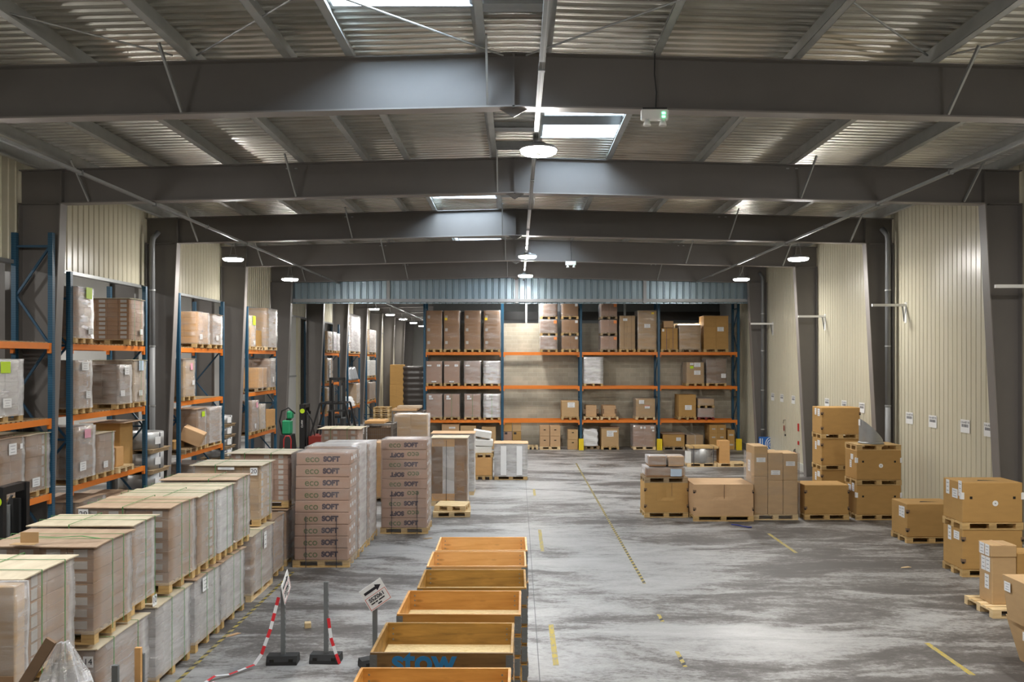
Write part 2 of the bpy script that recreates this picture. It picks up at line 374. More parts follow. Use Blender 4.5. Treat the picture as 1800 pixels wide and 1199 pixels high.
# ---- portal frames
def zb(x): return 7.83 - .0236 * abs(x + .05)          # rafter underside
CIL, CBL, CIR, CBR = -9.80, -10.12, 10.05, 10.45
OL, OR_ = -10.70, 10.84
def brace_pts(x): return x
for k, y in enumerate(FY):
    o = bpy.data.objects.new('steel_portal_frame', None); COL.objects.link(o); o.location = (0, y, 0); sb(o, 'dark painted steel portal frame')
    w = .008
    for side in ((OL, CBL, CIL), (OR_, CBR, CIR)):
        ou, ib, it = side; sg = 1 if ou < 0 else -1
        if ou > 0 and y > 41: continue
        c = MB(); c.prism([(0, ou), (0, ib), (zb(it), it), (zb(it), ou)], 1, -w, w)
        c.bar((ou + sg * .01, 0, 0), (ou + sg * .01, 0, zb(it)), .26, .02); c.build('column', 'steel_frame', o)
        c = MB(); c.bar((ib, 0, 0), (it, 0, zb(it) - .01), .26, .022); c.build('inner_flange', 'steel_frame_lit', o)
        c = MB(); c.prism([(zb(it), it), (roof_z(it), it), (roof_z(it), it + sg * .02), (zb(it), it + sg * .02)], 1, -.12, .12)
        c.prism([(zb(it) - .02, it - sg * .10), (zb(it), it - sg * .1), (zb(it), ou), (zb(it) - .02, ou)], 1, -.13, .13)
        c.build('haunch_stiffener', 'steel_frame', o)
    for side in (-1, 1):
        ou = OL if side < 0 else OR_
        c = MB(); c.prism([(zb(-.05), -.05), (roof_z(-.05), -.05), (roof_z(ou), ou), (zb(ou), ou)], 1, -w, w)
        c.bar((-.05, 0, roof_z(-.05) - .01), (ou, 0, roof_z(ou) - .01), .24, .02); c.build('rafter', 'steel_frame', o)
        it = CIL if side < 0 else CIR
        c = MB(); c.bar((-.05, 0, zb(-.05)), (it, 0, zb(it)), .24, .022); c.build('bottom_flange', 'steel_frame_lit', o)
    c = MB(); c.box(-.065, -.035, -.12, .12, zb(0) - .02, roof_z(0)); c.build('ridge_plate', 'steel_frame', o)
    c = MB(); c.prism([(zb(0) - .13, -.05), (zb(0) - .01, -.26), (zb(0) - .01, .16)], 1, -.01, .01); c.build('apex_gusset', 'steel_frame', o)
    for bx in (-9.2, -4.75, -.42, 6.1, 9.6):
        if k > 5 and bx > 0: continue
        c = MB(); c.bar((bx, -.10, zb(bx) + .03), (bx - (.1 if bx < -1 else .0) + (.15 if bx > 1 else 0), -.62, roof_z(bx) + .06), .055, .03, up=(1, 0, 0)); c.build('fly_brace', 'galv', o)
# ---- purlins, ridge spreaders, roof bracing rods
def c_section(b, x, y0, y1, sg=1, wdt=.11):
    z = roof_z(x); b.box(x - .004, x + .004, y0, y1, z, z + PUR)
    b.box(min(x, x + sg * wdt), max(x, x + sg * wdt), y0, y1, z, z + .006); b.box(min(x, x - sg * wdt * .7), max(x, x - sg * wdt * .7), y0, y1, z + PUR - .006, z + PUR)
    xe = x + sg * wdt; b.box(min(xe, xe + .004), max(xe, xe + .004), y0, y1, z, z + .03)
for i, x in enumerate((-10.3, -9.5, -7.9, -6.3, -4.67, -3.3, -2.42, -.54, .44, 2.02, 4.0, 5.95, 7.85, 9.7, 10.5)):
    b = MB(); c_section(b, x, -14, 84, 1 if x < 0 else -1); sb(b.build('roof_purlin', 'purlin'), 'cold-formed steel purlin under the roof deck')
for y in (8.0, 10.2, 13.4, 15.6, 17.0, 19.2, 22.0, 25.5, 28.2, 31.5, 34.0):
    b = MB(); b.box(-.53, .43, y - .12, y + .12, roof_z(0) + .03, roof_z(0) + .035); b.box(-.53, .43, y - .004, y + .004, roof_z(0) + .03, roof_z(0) + .18)
    sb(b.build('ridge_spreader', 'galv'), 'flat plate joining the two ridge purlins')
for (xa, xb) in ((-4.87, -8.7), (-4.53, -1.5), (-.2, -3.2), (.13, 4.0), (5.8, 1.9), (6.1, 10.1)):
    b = MB(); b.tube([(xa, 11.58, 8.54), (xb, 11.58 - abs(xb - xa) * .98, 8.54)], .014, 6)
    sb(b.build('bracing_rod', 'galv'), 'thin steel bracing rod under the roof')
for i in range(1, 5):
    y = FY[i]
    for xa in (-4.9, 5.9):
        b = MB(); b.box(xa - .09, xa - .03, y - .03, y - .012, 8.35, 8.375); b.box(xa + .1, xa + .16, y - .03, y - .012, 8.35, 8.375); sb(b.build('bolt_cleat', 'galv'))
# ---- sheeted gable panel over the cross aisle
b = MB(); pr = sheet_profile(-10.0, 10.3, .29, [(0, 0), (.60, 0), (.72, .05), (.82, .05), (.94, 0)]); vs = []; fs = []
for (a, d) in pr: vs += [(a, 36.1 - d, 6.70), (a, 36.1 - d, 8.5)]
for i in range(len(pr) - 1): fs.append((2 * i, 2 * i + 2, 2 * i + 3, 2 * i + 1))
b.add(vs, fs); b.box(-10.0, 10.3, 36.12, 36.16, 6.7, 8.5)
sb(b.build('wall_gable', 'fascia'), 'blue-grey ribbed sheeting hanging over the cross aisle')
b = MB(); b.box(-10.0, 10.3, 35.93, 36.05, 6.76, 6.90); sb(b.build('trim_4', 'fascia_trim'))
for j, x in enumerate((-5.65, -.02, 5.6)):
    sb(MB().box(x - .07, x + .07, 35.9, 36.05, 6.72, 8.4).build('trim_%d' % (5 + j), 'fascia_trim'))
# columns of the neighbouring hall, back to back with the frames
for k, y in enumerate(FY):
    o = bpy.data.objects.new('steel_column', None); COL.objects.link(o); o.location = (-11.45, y + .15, 0); sb(o, 'dark steel column of the hall behind the racking')
    c = MB(); c.box(-.36, .36, -.008, .008, 0, 8); c.build('web', 'steel_frame', o)
    for s in (-1, 1):
        c = MB(); c.box(s * .36 - .011, s * .36 + .011, -.13, .13, 0, 8); c.build('flange', 'steel_frame', o)
# studs above the block wall
for x in (-.0 + .45, 1.1, 2.05, 4.2, 5.3):
    sb(MB().box(x - .05, x + .05, 40.3, 40.4, 0, 8.3).build('wall_stud', 'galv'))
sb(MB().box(-4.5, WR, 44.0, 44.2, 6.2, 8.5).build('wall_upper', 'galv_dark')); sb(MB().box(-4.5, WR, 44.0, 44.2, 0, 6.2).build('wall_lower', 'steel_frame'))
wall_y('wall_left_far', WL, 1, 58.2, 84, 0, 6.28, .25, rib, 'cladding', 'cream cladding reaching the floor far down the aisle')
sb(MB().box(-4.5, WR, 43.9, 43.99, 6.35, 6.8).build('trim_9', 'black_film'))
# ------------------------------------------------------------------ builders for goods
def pallet_meshes(L, W, h, mat):
    def mk():
        d = MB(); bw = .1
        sw = L >= W
        a, c = (L, W) if sw else (W, L)
        def bx(b, u0, u1, w0, w1, z0, z1):
            if sw: b.box(u0, u1, w0, w1, z0, z1)
            else: b.box(w0, w1, u0, u1, z0, z1)
        t = .022
        n = 5
        for i in range(n):
            w = .145 if i in (0, 2, 4) else .1
            ce = -c / 2 + .0725 + (c - .145) * i / (n - 1)
            bx(d, -a / 2, a / 2, ce - w / 2, ce + w / 2, h - t, h)
        for i in range(3):
            ce = -a / 2 + .0725 + (a - .145) * i / 2; bx(d, ce - .0725, ce + .0725, -c / 2, c / 2, h - 2 * t, h - t)
        deck = d.mesh('pallet_deck', mat)
        q = MB(); qx, qy = (.145, .1) if sw else (.1, .145)
        q.box(-qx / 2, qx / 2, -qy / 2, qy / 2, t, h - 2 * t); block = q.mesh('pallet_block', mat)
        r = MB(); bx(r, -a / 2, a / 2, -.05, .05, 0, t); runner = r.mesh('pallet_runner', mat)
        bl = []; ru = []
        for j in range(3):
            w = -c / 2 + .05 + (c - .1) * j / 2
            ru.append((0, w, 0) if sw else (w, 0, 0))
            for i in range(3):
                u = -a / 2 + .0725 + (a - .145) * i / 2
                bl.append((u, w, 0) if sw else (w, u, 0))
        one = MB()
        one.v += d.v; one.f += d.f; one.m += d.m
        for (x, y, z) in bl: one.box(x - qx / 2, x + qx / 2, y - qy / 2, y + qy / 2, t, h - 2 * t)
        for (x, y, z) in ru:
            if sw: one.box(-a / 2, a / 2, y - .05, y + .05, 0, t)
            else: one.box(x - .05, x + .05, -a / 2, a / 2, 0, t)
        return deck, block, runner, bl, ru, one.mesh('pallet', mat)
    return cached(('pal', round(L, 2), round(W, 2), round(h, 3), mat), mk)
def add_pallet(parent, L, W, mat='pallet', detail=2, h=.144, z=0.0, cx=0, cy=0, name='pallet'):
    deck, block, runner, bl, ru, one = pallet_meshes(L, W, h, mat)
    if detail < 2: return link(name, one, parent, (cx, cy, z))
    p = link(name, deck, parent, (cx, cy, z))
    for q in bl: link('block', block, p, q)
    for q in ru: link('runner', runner, p, q)
    return p
def pallet_thing(label, x0, x1, y0, y1, z=0.0, mat='pallet', group=None, rotz=0.0, h=.144):
    o = thing('wooden_pallet', label, 'pallet', ((x0 + x1) / 2, (y0 + y1) / 2, z), rotz, group)
    deck, block, runner, bl, ru, one = pallet_meshes(x1 - x0, y1 - y0, h, mat)
    link('deck', deck, o)
    for q in bl: link('block', block, o, q)
    for q in ru: link('runner', runner, o, q)
    return o
def text_mesh(s, size, mat, weight=0.0, depth=.0008):
    def mk():
        cu = bpy.data.curves.new('lettering', 'FONT'); cu.body = s; cu.size = size; cu.align_x = 'CENTER'; cu.align_y = 'CENTER'; cu.extrude = depth; cu.offset = weight
        ob = bpy.data.objects.new('lettering', cu); COL.objects.link(ob)
        dg = bpy.context.evaluated_depsgraph_get(); me = bpy.data.meshes.new_from_object(ob.evaluated_get(dg))
        bpy.data.objects.remove(ob); bpy.data.curves.remove(cu); me.materials.clear(); me.materials.append(MAT[mat]); return me
    return cached(('txt', s, size, mat, weight), mk)
FACE_ROT = {'n': (PI / 2, 0, 0), 'r': (PI / 2, 0, PI / 2), 'l': (PI / 2, 0, -PI / 2), 't': (0, 0, 0)}
def text(parent, s, size, mat, loc, face='n', name='lettering', weight=0.0, roll=0.0, depth=.0008):
    o = link(name, text_mesh(s, size, mat, weight, depth), parent, loc)
    e = Euler(FACE_ROT[face]).to_matrix() @ Matrix.Rotation(roll, 3, 'Z'); o.rotation_euler = e.to_euler(); return o
def sticker(parent, face, loc, w, h, mat='label_white', txt=None, name='label', inkmat='ink_black', size=None, lines=0):
    t = .004
    def mk():
        b = MB()
        if face == 'n': b.box(-w / 2, w / 2, -t, 0, -h / 2, h / 2)
        elif face == 'r': b.box(0, t, -w / 2, w / 2, -h / 2, h / 2)
        elif face == 'l': b.box(-t, 0, -w / 2, w / 2, -h / 2, h / 2)
        else: b.box(-w / 2, w / 2, -h / 2, h / 2, 0, t)
        return b.mesh('label', mat)
    o = link(name, cached(('st', face, round(w, 3), round(h, 3), mat), mk), parent, loc)
    off = {'n': (0, -t - .001, 0), 'r': (t + .001, 0, 0), 'l': (-t - .001, 0, 0), 't': (0, 0, t + .001)}[face]
    if txt: text(o, txt, size or h * .8, inkmat, off, face)
    if lines:
        def mk2():
            b = MB(); e = .001
            for i in range(lines):
                zz = h * (.28 - .56 * i / max(1, lines - 1)); ww = w * (.34, .22, .30)[i % 3]; hh = h * .022
                if face == 'n': b.box(-ww, ww, -t - e, -t, zz - hh, zz + hh)
                elif face == 'r': b.box(t, t + e, -ww, ww, zz - hh, zz + hh)
                elif face == 'l': b.box(-t - e, -t, -ww, ww, zz - hh, zz + hh)
            return b.mesh('print_lines', 'ink_grey')
        if face != 't': link('print_lines', cached(('ln', face, round(w, 3), round(h, 3), lines), mk2), o)
    return o
def carton_mesh(sx, sy, sz, mat, c=.005):
    return cached(('ct', round(sx, 3), round(sy, 3), round(sz, 3), mat, c), lambda: MB().cbox(-sx / 2, sx / 2, -sy / 2, sy / 2, 0, sz, c).mesh('carton', mat))
def film_shell(parent, hx, hy, z0, z1, mat, off=.014, amp=.010, n=5, top=True, name='stretch_wrap'):
    rr = random.Random(int((hx * 977 + hy * 571 + z1 * 313) * 100))
    ph = [rr.uniform(0, 6.28) for _ in range(6)]
    def fn(p):
        d = amp * (math.sin(p.z * 9 + p.x * 4 + ph[0]) * .5 + math.sin(p.z * 23 + p.y * 7 + ph[1]) * .3 + math.sin((p.x + p.y) * 11 + ph[2]) * .4 + .6)
        q = Vector(p); sx = p.x / (hx + off); sy = p.y / (hy + off)
        if abs(sx) > .99: q.x += d * (1 if sx > 0 else -1)
        if abs(sy) > .99: q.y += d * (1 if sy > 0 else -1)
        return q
    b = MB(); b.gbox(-hx - off, hx + off, -hy - off, hy + off, z0, z1 + off, n, n, n * 2, fn, top=top, bottom=False)
    return b.build(name, mat, parent, smooth=True)
def strap_ring(parent, axis, pos, hx, hy, z0, z1, mat, w=.012, off=.012, name='strap'):
    b = MB(); t = .003; e = off
    if axis == 'x':            # runs over the load in the X direction, at y = pos
        b.box(-hx - e, hx + e, pos - w / 2, pos + w / 2, z1 + e, z1 + e + t); b.box(-hx - e - t, -hx - e, pos - w / 2, pos + w / 2, z0, z1 + e + t); b.box(hx + e, hx + e + t, pos - w / 2, pos + w / 2, z0, z1 + e + t)
    else:
        b.box(pos - w / 2, pos + w / 2, -hy - e, hy + e, z1 + e, z1 + e + t); b.box(pos - w / 2, pos + w / 2, -hy - e - t, -hy - e, z0, z1 + e + t); b.box(pos - w / 2, pos + w / 2, hy + e, hy + e + t, z0, z1 + e + t)
    return b.build(name, mat, parent)
def load(label, x0, x1, y0, y1, z0, z1, grid=(2, 2, 4), mat='card_brown', pal=1, palmat='pallet', board=None, sx=(), sy=(), smat='strap_green', film=None,
         clab=None, rlab=None, st=(), name='wrapped_pallet_load', cat='pallet load', group=None, rotz=None, over=.03, cover=None, ftop=True, ph=.144, filmoff=.014, lines=0):
    """goods on a pallet that move as one; st: (face, u, v, w, h, material[, text]) with u, v from 0 to 1 across that face"""
    hx, hy, h = (x1 - x0) / 2, (y1 - y0) / 2, z1 - z0
    o = thing(name, label, cat, ((x0 + x1) / 2, (y0 + y1) / 2, z0), R.uniform(-.006, .006) if rotz is None else rotz, group)
    zb_ = 0
    if pal:
        add_pallet(o, 2 * hx, 2 * hy, palmat, pal, ph); zb_ = ph + .001
    zt = h - (.014 if board else 0)
    nx, ny, nz = grid; g = .003; ix_, iy_ = hx - .012, hy - .012
    cw, cd, ch = 2 * ix_ / nx, 2 * iy_ / ny, (zt - zb_) / nz
    me = carton_mesh(cw - g, cd - g, ch - g * .6, mat)
    for k in range(nz):
        for j in range(ny):
            for i in range(nx):
                if 0 < i < nx - 1 and 0 < j < ny - 1 and k < nz - 1: continue
                cx, cy, cz = -ix_ + cw * (i + .5), -iy_ + cd * (j + .5), zb_ + ch * k
                jit = .003
                c = link('carton', me, o, (cx + R.uniform(-jit, jit), cy + R.uniform(-jit, jit), cz))
                if clab and j == 0 and i in clab[2]:
                    sticker(c, 'n', (clab[3] if len(clab) > 3 else 0, -(cd - g) / 2, (ch) * .5), min(clab[0], cw * .9), min(clab[1], ch * .8), 'label_dull', lines=lines)
                if rlab and i == nx - 1 and j in rlab[2]:
                    sticker(c, 'r', ((cw - g) / 2, 0, ch * .5), min(rlab[0], cd * .9), min(rlab[1], ch * .8), 'label_dull')
    if board:
        rr = R.uniform(-.012, .012)
        def wf(p): return Vector((p.x, p.y, p.z + .012 * math.sin(p.x * 3 + rr * 90) * math.cos(p.y * 4) + .008))
        MB().gbox(-hx - over, hx + over, -hy - over, hy + over, zt, zt + .012, 6, 6, 1, wf).build('top_sheet', board, o)
    if film: film_shell(o, ix_ + .002, iy_ + .002, max(zb_ - .03, .05), zt - .002, film, filmoff, top=ftop and not board)
    zs = zt + (.034 if board else .012)
    for p in sx: strap_ring(o, 'x', p * hy, hx + (over if board else 0), hy, zb_ * .6, zs - .012, smat)
    for p in sy: strap_ring(o, 'y', p * hx, hx, hy + (over if board else 0), zb_ * .6, zs - .012, smat)
    fo = (.014 + .03) if film else .003
    for s in st:
        f, u, v, w, hh, m = s[:6]; tx = s[6] if len(s) > 6 else None
        zz = zb_ + (zt - zb_) * v
        if f == 'n': loc = (-ix_ + 2 * ix_ * u, -iy_ - fo, zz)
        elif f == 'r': loc = (ix_ + fo, -iy_ + 2 * iy_ * u, zz)
        elif f == 'l': loc = (-ix_ - fo, -iy_ + 2 * iy_ * u, zz)
        sticker(o, f, loc, w, hh, m, tx, name='label' if m == 'label_white' else 'paper_tag', lines=3 if (m == 'label_white' and not tx and w > .1) else 0)
    return o
def carton(label, x0, x1, y0, y1, z0, z1, mat='card_kraft', st=(), clips=False, holes=False, disc=False, bulge=0.0, flap=False, seam=None, group=None, rotz=0.0, cat='cardboard box', name='cardboard_box', taper=0.0, lid=0.0, tape=False):
    hx, hy, h = (x1 - x0) / 2, (y1 - y0) / 2, z1 - z0
    o = thing(name, label, cat, ((x0 + x1) / 2, (y0 + y1) / 2, z0), rotz, group)
    def fn(p):
        q = Vector(p); u = p.z / h
        if bulge:
            bx = math.cos(p.x / hx * PI / 2); bz = math.sin(PI * u)
            if p.y < -hy * .99: q.y -= bulge * bx * bz * (1 - 1.5 * math.exp(-((p.x / hx) / .3) ** 2) * (1 if u > .5 else .2))
            if p.x < -hx * .99: q.x -= bulge * .8 * bz * math.cos(p.y / hy * PI / 2)
            if p.z > h * .99: q.z += -bulge * .4 * math.cos(p.x / hx * PI / 2) * math.cos(p.y / hy * PI / 2)
        if taper: q.x *= 1 + taper * (u - .5); q.y *= 1 + taper * (u - .5)
        return q
    if bulge or taper: MB().gbox(-hx, hx, -hy, hy, 0, h, 14, 6, 10, fn).build('body', mat, o, smooth=False)
    else: MB().cbox(-hx, hx, -hy, hy, 0, h, .012).build('body', mat, o)
    if lid: MB().cbox(-hx - .012, hx + .012, -hy - .012, hy + .012, h - lid, h + .006, .008).build('lid', mat, o)
    for s in st:
        f, u, v, w, hh, m = s[:6]; tx = s[6] if len(s) > 6 else None; zz = h * v; e = .002 + bulge * .4 + max(0, taper * (v - .5) * hx) + (.02 if taper else 0)
        loc = (-hx + 2 * hx * u, -hy - e, zz) if f == 'n' else ((hx + e, -hy + 2 * hy * u, zz) if f == 'r' else ((-hx - e, -hy + 2 * hy * u, zz) if f == 'l' else (-hx + 2 * hx * u, -hy + 2 * hy * v, h)))
        sticker(o, f, loc, w, hh, m, tx, lines=3 if m == 'label_white' and not tx else 0)
    if clips:
        for sx_ in (-1, 1):
            for zc in (.22, .78):
                b = MB(); x = sx_ * hx; b.box(x - .035, x + .035 if sx_ < 0 else x + .012, -hy - .012, -hy + .03, h * zc - .035, h * zc + .035) if sx_ > 0 else b.box(x - .012, x + .06, -hy - .012, -hy + .05, h * zc - .035, h * zc + .035)
                c = b.build('corner_clip', 'card_dark', o)
                MB().box(x - .014 if sx_ < 0 else x - .025, x + .03 if sx_ < 0 else x + .014, -hy - .014, -hy + .01, h * zc - .05, h * zc - .012).build('slot', 'dark_hole', c)
    if holes:
        for u in (-.72, .72):
            MB().box(u * hx - .025, u * hx + .025, -hy - .003, -hy + .005, h * .62 - .025, h * .62 + .025).build('hand_hole', 'dark_hole', o)
        for sx_ in (-1, 1):
            MB().box(sx_ * hx - .03, sx_ * hx + .03, -hy - .004, -hy + .06, h * .58, h * .75).build('corner_tape', 'label_white', o)
    if disc:
        b = MB(); b.tube([(.05, -hy - .006, h * .48), (.05, -hy + .004, h * .48)], .055, 20); d = b.build('round_sticker', 'label_white', o)
        b = MB(); b.tube([(.05, -hy - .008, h * .48), (.05, -hy - .005, h * .48)], .014, 10); b.build('print_lines', 'ink_grey', d)
    if flap:
        b = MB(); b.add([(-.3 * hx, -.35 * hy, h + .002), (hx * .5, -.25 * hy, h + .002), (-.15 * hx, -.02 * hy, h + .002)], [(0, 1, 2)]); b.add([(-.3 * hx, -.35 * hy, h - .002), (hx * .5, -.25 * hy, h - .002), (-.15 * hx, -.02 * hy, h - .002)], [(2, 1, 0)]); b.build('flap_gap', 'dark_hole', o)
    if seam is not None:
        MB().box(seam * hx - .003, seam * hx + .003, -hy - .003 - bulge * .35, -hy + .01, h * .55, h).build('seam', 'card_dark', o)
    if tape:
        MB().box(-.025, .025, -hy - .002, hy + .002, h, h + .002).build('packing_tape', 'card_peach', o)
    return o
def rack_frame(parent, x, y, dx, dy, ztop, zstep=1.0, z0=0.0, w=.10):
    """one end frame: two posts and zig-zag bracing; posts at (x,y) and (x+dx,y+dy)"""
    for (a, b_) in ((x, y), (x + dx, y + dy)):
        pm = cached(('post', w, round(ztop, 2)), lambda: MB().box(-w / 2, w / 2, -w / 2, w / 2, 0, ztop).mesh('post', 'rack_blue'))
        p = link('post', pm, parent, (a, b_, 0))
        link('foot_plate', cached(('foot', w), lambda: MB().box(-w * .8, w * .8, -w * .8, w * .8, 0, .012).mesh('foot_plate', 'brace_blue')), p)
    zs = [.35]
    while zs[-1] + zstep < ztop - .15: zs.append(zs[-1] + zstep)
    ex, ey = dx * .04, dy * .04
    for i, z in enumerate(zs):
        MB().bar((x + ex, y + ey, z), (x + dx - ex, y + dy - ey, z), .035, .05).build('horizontal_brace', 'brace_blue', parent) if i % 2 == 0 or i == len(zs) - 1 else None
        if i + 1 < len(zs):
            a, c = ((x + ex, y + ey), (x + dx - ex, y + dy - ey)) if i % 2 == 0 else ((x + dx - ex, y + dy - ey), (x + ex, y + ey))
            MB().bar((*a, z), (*c, zs[i + 1]), .035, .045).build('diagonal_brace', 'brace_blue', parent)
def rack_beam(parent, p, q, hgt=.13, dep=.05):
    """orange box beam from p to q (top surface at the given z) with its end connectors"""
    p, q = Vector(p), Vector(q); d = (q - p).normalized()
    b = MB(); b.bar(p - Vector((0, 0, hgt / 2)), q - Vector((0, 0, hgt / 2)), dep, hgt); o = b.build('beam', 'rack_orange', parent)
    for e, s in ((p, 1), (q, -1)):
        b = MB(); c = e + d * (.03 * s); zz = Vector((0, 0, hgt / 2 + .045)); b.bar(c - d * .03 - zz, c + d * .03 - zz, dep + .02, hgt + .09); b.build('beam_connector', 'rack_orange', o)
    return o
# ================================================================== racking
LV = (1.40, 2.99, 4.59)
ORD = ['first', 'second', 'third', 'fourth', 'fifth', 'sixth', 'seventh', 'eighth']
def side_rack(label, y0, y1, ztop, xf=-10.0, dep=.95, lv=LV, deck=True, h0=None):
    o = thing('pallet_rack', label, 'pallet rack', (xf, (y0 + y1) / 2, 0), 0, 'blue and orange racks between the columns')
    L = (y1 - y0) / 2
    for yy in (-L, L): rack_frame(o, 0, yy, -dep, 0, ztop if not (h0 and yy > 0) else h0, 1.05)
    for z in lv:
        for x in (0, -dep):
            rack_beam(o, (x, -L + .05, z), (x, L - .05, z))
        if deck:
            b = MB(); n = int((y1 - y0 - .2) / .16)
            for i in range(n): b.box(-dep + .02, .02, -L + .12 + i * .16, -L + .21 + i * .16, z, z + .02)
            b.build('shelf_slats', 'pallet_old', o)
    return o
side_rack('blue and orange rack bay nearest the camera with a taller end frame', 13.7, 17.45, 6.25, h0=6.94, xf=-9.92, dep=.78)
side_rack('blue rack bay between the first two dark columns, downpipe behind its end', 18.3, 22.0, 6.2)
side_rack('blue rack bay with a tilted carton on its lowest beam', 24.2, 27.8, 6.2)
side_rack('blue rack bay before the black forklift mast, big kraft box on top', 30.3, 33.9, 6.2)
side_rack('small distant rack bay behind the black forklifts', 42.3, 45.9, 6.2, deck=False)
side_rack('distant rack bay holding a tall silver wrapped stack on top', 48.3, 51.9, 6.2, deck=False)
side_rack('farthest rack bay along the aisle, beside stacked pallets', 54.3, 57.9, 6.2, deck=False)

o = thing('pallet_rack', 'long blue and orange rack of four bays against the block wall', 'pallet rack', (0, 38.6, 0))
PX = [-4.36, -.70, 3.0, 6.67, 10.42]
for x in PX: rack_frame(o, x, 0, 0, 1.0, 7.2, 1.05, w=.11)
for i in range(4):
    for z in LV:
        for y in (0, 1.0): rack_beam(o, (PX[i] + .055, y, z), (PX[i + 1] - .055, y, z), .14)
for i, x in ((2, PX[2]), (3, PX[3]), (4, PX[4] - .03)):
    b = MB(); b.prism([(38.42 - 38.6, 0), (.05, 0), (.05, .52), (-.18, .52)][::1], 0, -.11, .11)
    q = b.build('post_guard', 'yellow_paint'); q.location = (x, 38.44, 0)
    tag(q, 'yellow steel guard at the foot of the %s rack post on the block wall' % {2: 'middle', 3: 'fourth', 4: 'end'}[i], 'post guard', 'yellow rack post guards')

# ---- goods in the side racks
DZ = .022
def sl(label, y0, y1, lev, ztop, x1=-9.9, wx=1.12, grp='goods in the racks between the columns', **k):
    z = LV[lev - 1] + DZ if lev else 0
    k.setdefault('grid', (3, 2, 5)); k.setdefault('film', 'film'); k.setdefault('mat', 'card_grey')
    return load(label, x1 - wx, x1, y0, y1, z, ztop, group=grp, **k)
W = 'label_white'
sl('wrapped load with yellow tag on middle beam of nearest rack bay', 15.30, 16.42, 2, 4.24, film='film_heavy', st=[('r', .45, .86, .30, .22, 'lime'), ('r', .5, .22, .26, .18, W)], sy=(-.3, .5), mat='card_greywhite')
sl('wrapped carton load on lowest beam of nearest rack bay, paper high on its side', 15.62, 16.44, 1, 2.70, board='ply_brown', sx=(), sy=(.4,), st=[('r', .5, .82, .24, .22, W), ('r', .85, .85, .08, .1, W)])
sl('wrapped carton load on lowest beam beside the tall end frame', 16.52, 17.33, 1, 2.70, board='ply_pale', sy=(.6,), sx=(.5,), rlab=(.08, .2, (1,)), st=[('r', .35, .14, .26, .18, W)])
sl('tall wrapped load with yellow tag on top beam of second rack bay', 18.37, 19.12, 3, 5.88, film='film_heavy', mat='card_brown', st=[('r', .7, .9, .26, .26, 'lime'), ('r', .8, .12, .2, .14, W)])
sl('strapped load with columns of white labels on top beam of second rack bay', 20.9, 21.72, 3, 5.80, mat='card_brown', film='film_light', grid=(4, 2, 9), clab=(.16, .07, (1, 3)), sx=(-.5, .3), board='ply_pale', st=[('r', .75, .2, .16, .14, W)], rlab=None)
sl('narrow wrapped load on middle beam at the start of second rack bay', 18.37, 19.08, 2, 4.22, film='film_heavy', rlab=(.07, .12, (1,)), st=[('r', .7, .26, .2, .16, W), ('r', .5, .88, .3, .2, W)])
sl('grey filmed load in the middle of second rack bay, middle beam', 20.26, 21.04, 2, 4.10, film='film_heavy', mat='card_dark', st=[('r', .6, .85, .24, .2, W), ('r', .3, .25, .2, .14, W)])
sl('strapped load with blue tag on middle beam of second rack bay', 21.09, 21.86, 2, 4.22, mat='card_pale', board='ply_pale', sx=(.0, .6), st=[('r', .55, .88, .26, .26, 'label_blue'), ('r', .5, .2, .18, .14, W)])
sl('big grey wrapped load with pink tag on lowest beam of second rack bay', 18.37, 19.2, 1, 2.70, film='film_heavy', mat='card_grey', st=[('r', .55, .86, .26, .2, 'label_pink'), ('r', .3, .22, .26, .2, W)])
sl('smaller board-topped wrapped load on lowest beam of second rack bay', 19.27, 20.12, 1, 2.48, board='ply_pale', sy=(.3,), sx=(.6,), st=[('r', .45, .18, .2, .15, W)])
pallet_thing('pallet carrying a lone small carton on lowest beam of second rack bay', -11.0, -9.85, 20.25, 21.05, LV[0] + DZ, 'pallet_new')
carton('lone small kraft carton standing on a rack pallet', -10.45, -9.95, 20.32, 20.72, LV[0] + DZ + .145, 2.05, 'card_orange')
carton('dark kraft carton topped by an overhanging sheet in second rack bay', -10.95, -10.25, 21.15, 21.85, LV[0] + DZ, 2.62, 'card_kraft')
q = MB().box(-11.1, -9.95, 20.75, 21.9, 2.622, 2.634).build('cardboard_sheet', 'ply_brown'); tag(q, 'thin brown sheet lying over a carton in second rack bay', 'cardboard sheet')
sl('wrapped load on top beam of the tilted carton bay, beside the column', 25.26, 26.36, 3, 5.72, mat='card_orange', film='film', st=[('r', .3, .2, .2, .16, W)])
sl('second wrapped load on top beam of the tilted carton bay', 26.46, 27.5, 3, 5.71, mat='card_grey', film='film_heavy', board='ply_brown', st=[('r', .5, .2, .2, .16, W)])
sl('lone wrapped load with pink tag on middle beam of the tilted carton bay', 24.3, 25.2, 2, 4.26, mat='card_tan', board='ply_brown', st=[('r', .6, .8, .16, .2, 'label_pink'), ('r', .75, .35, .16, .14, W)])
sl('load with torn top and yellow tag on lowest beam of tilted carton bay', 25.3, 26.08, 1, 2.70, mat='card_grey', board='ply_brown', st=[('r', .6, .86, .24, .16, 'lime')])
sl('wrapped load next to the torn-topped one on lowest beam', 26.14, 27.45, 1, 2.68, mat='card_grey', film='film_heavy', rlab=(.12, .12, (0,)))
pallet_thing('worn pallet under the open tray and tilted carton', -11.0, -9.85, 24.3, 25.2, LV[0] + DZ, 'pallet_old')
carton('low open kraft tray carton on worn rack pallet', -10.85, -10.2, 24.35, 25.1, LV[0] + DZ + .145, 1.80, 'card_kraft')
cq = carton('tilted kraft carton slipping off its rack pallet', -.32, .32, -.22, .22, 0, .42, 'card_peach'); cq.location = (-9.98, 25.0, 1.72); cq.rotation_euler = (.1, .42, .2)
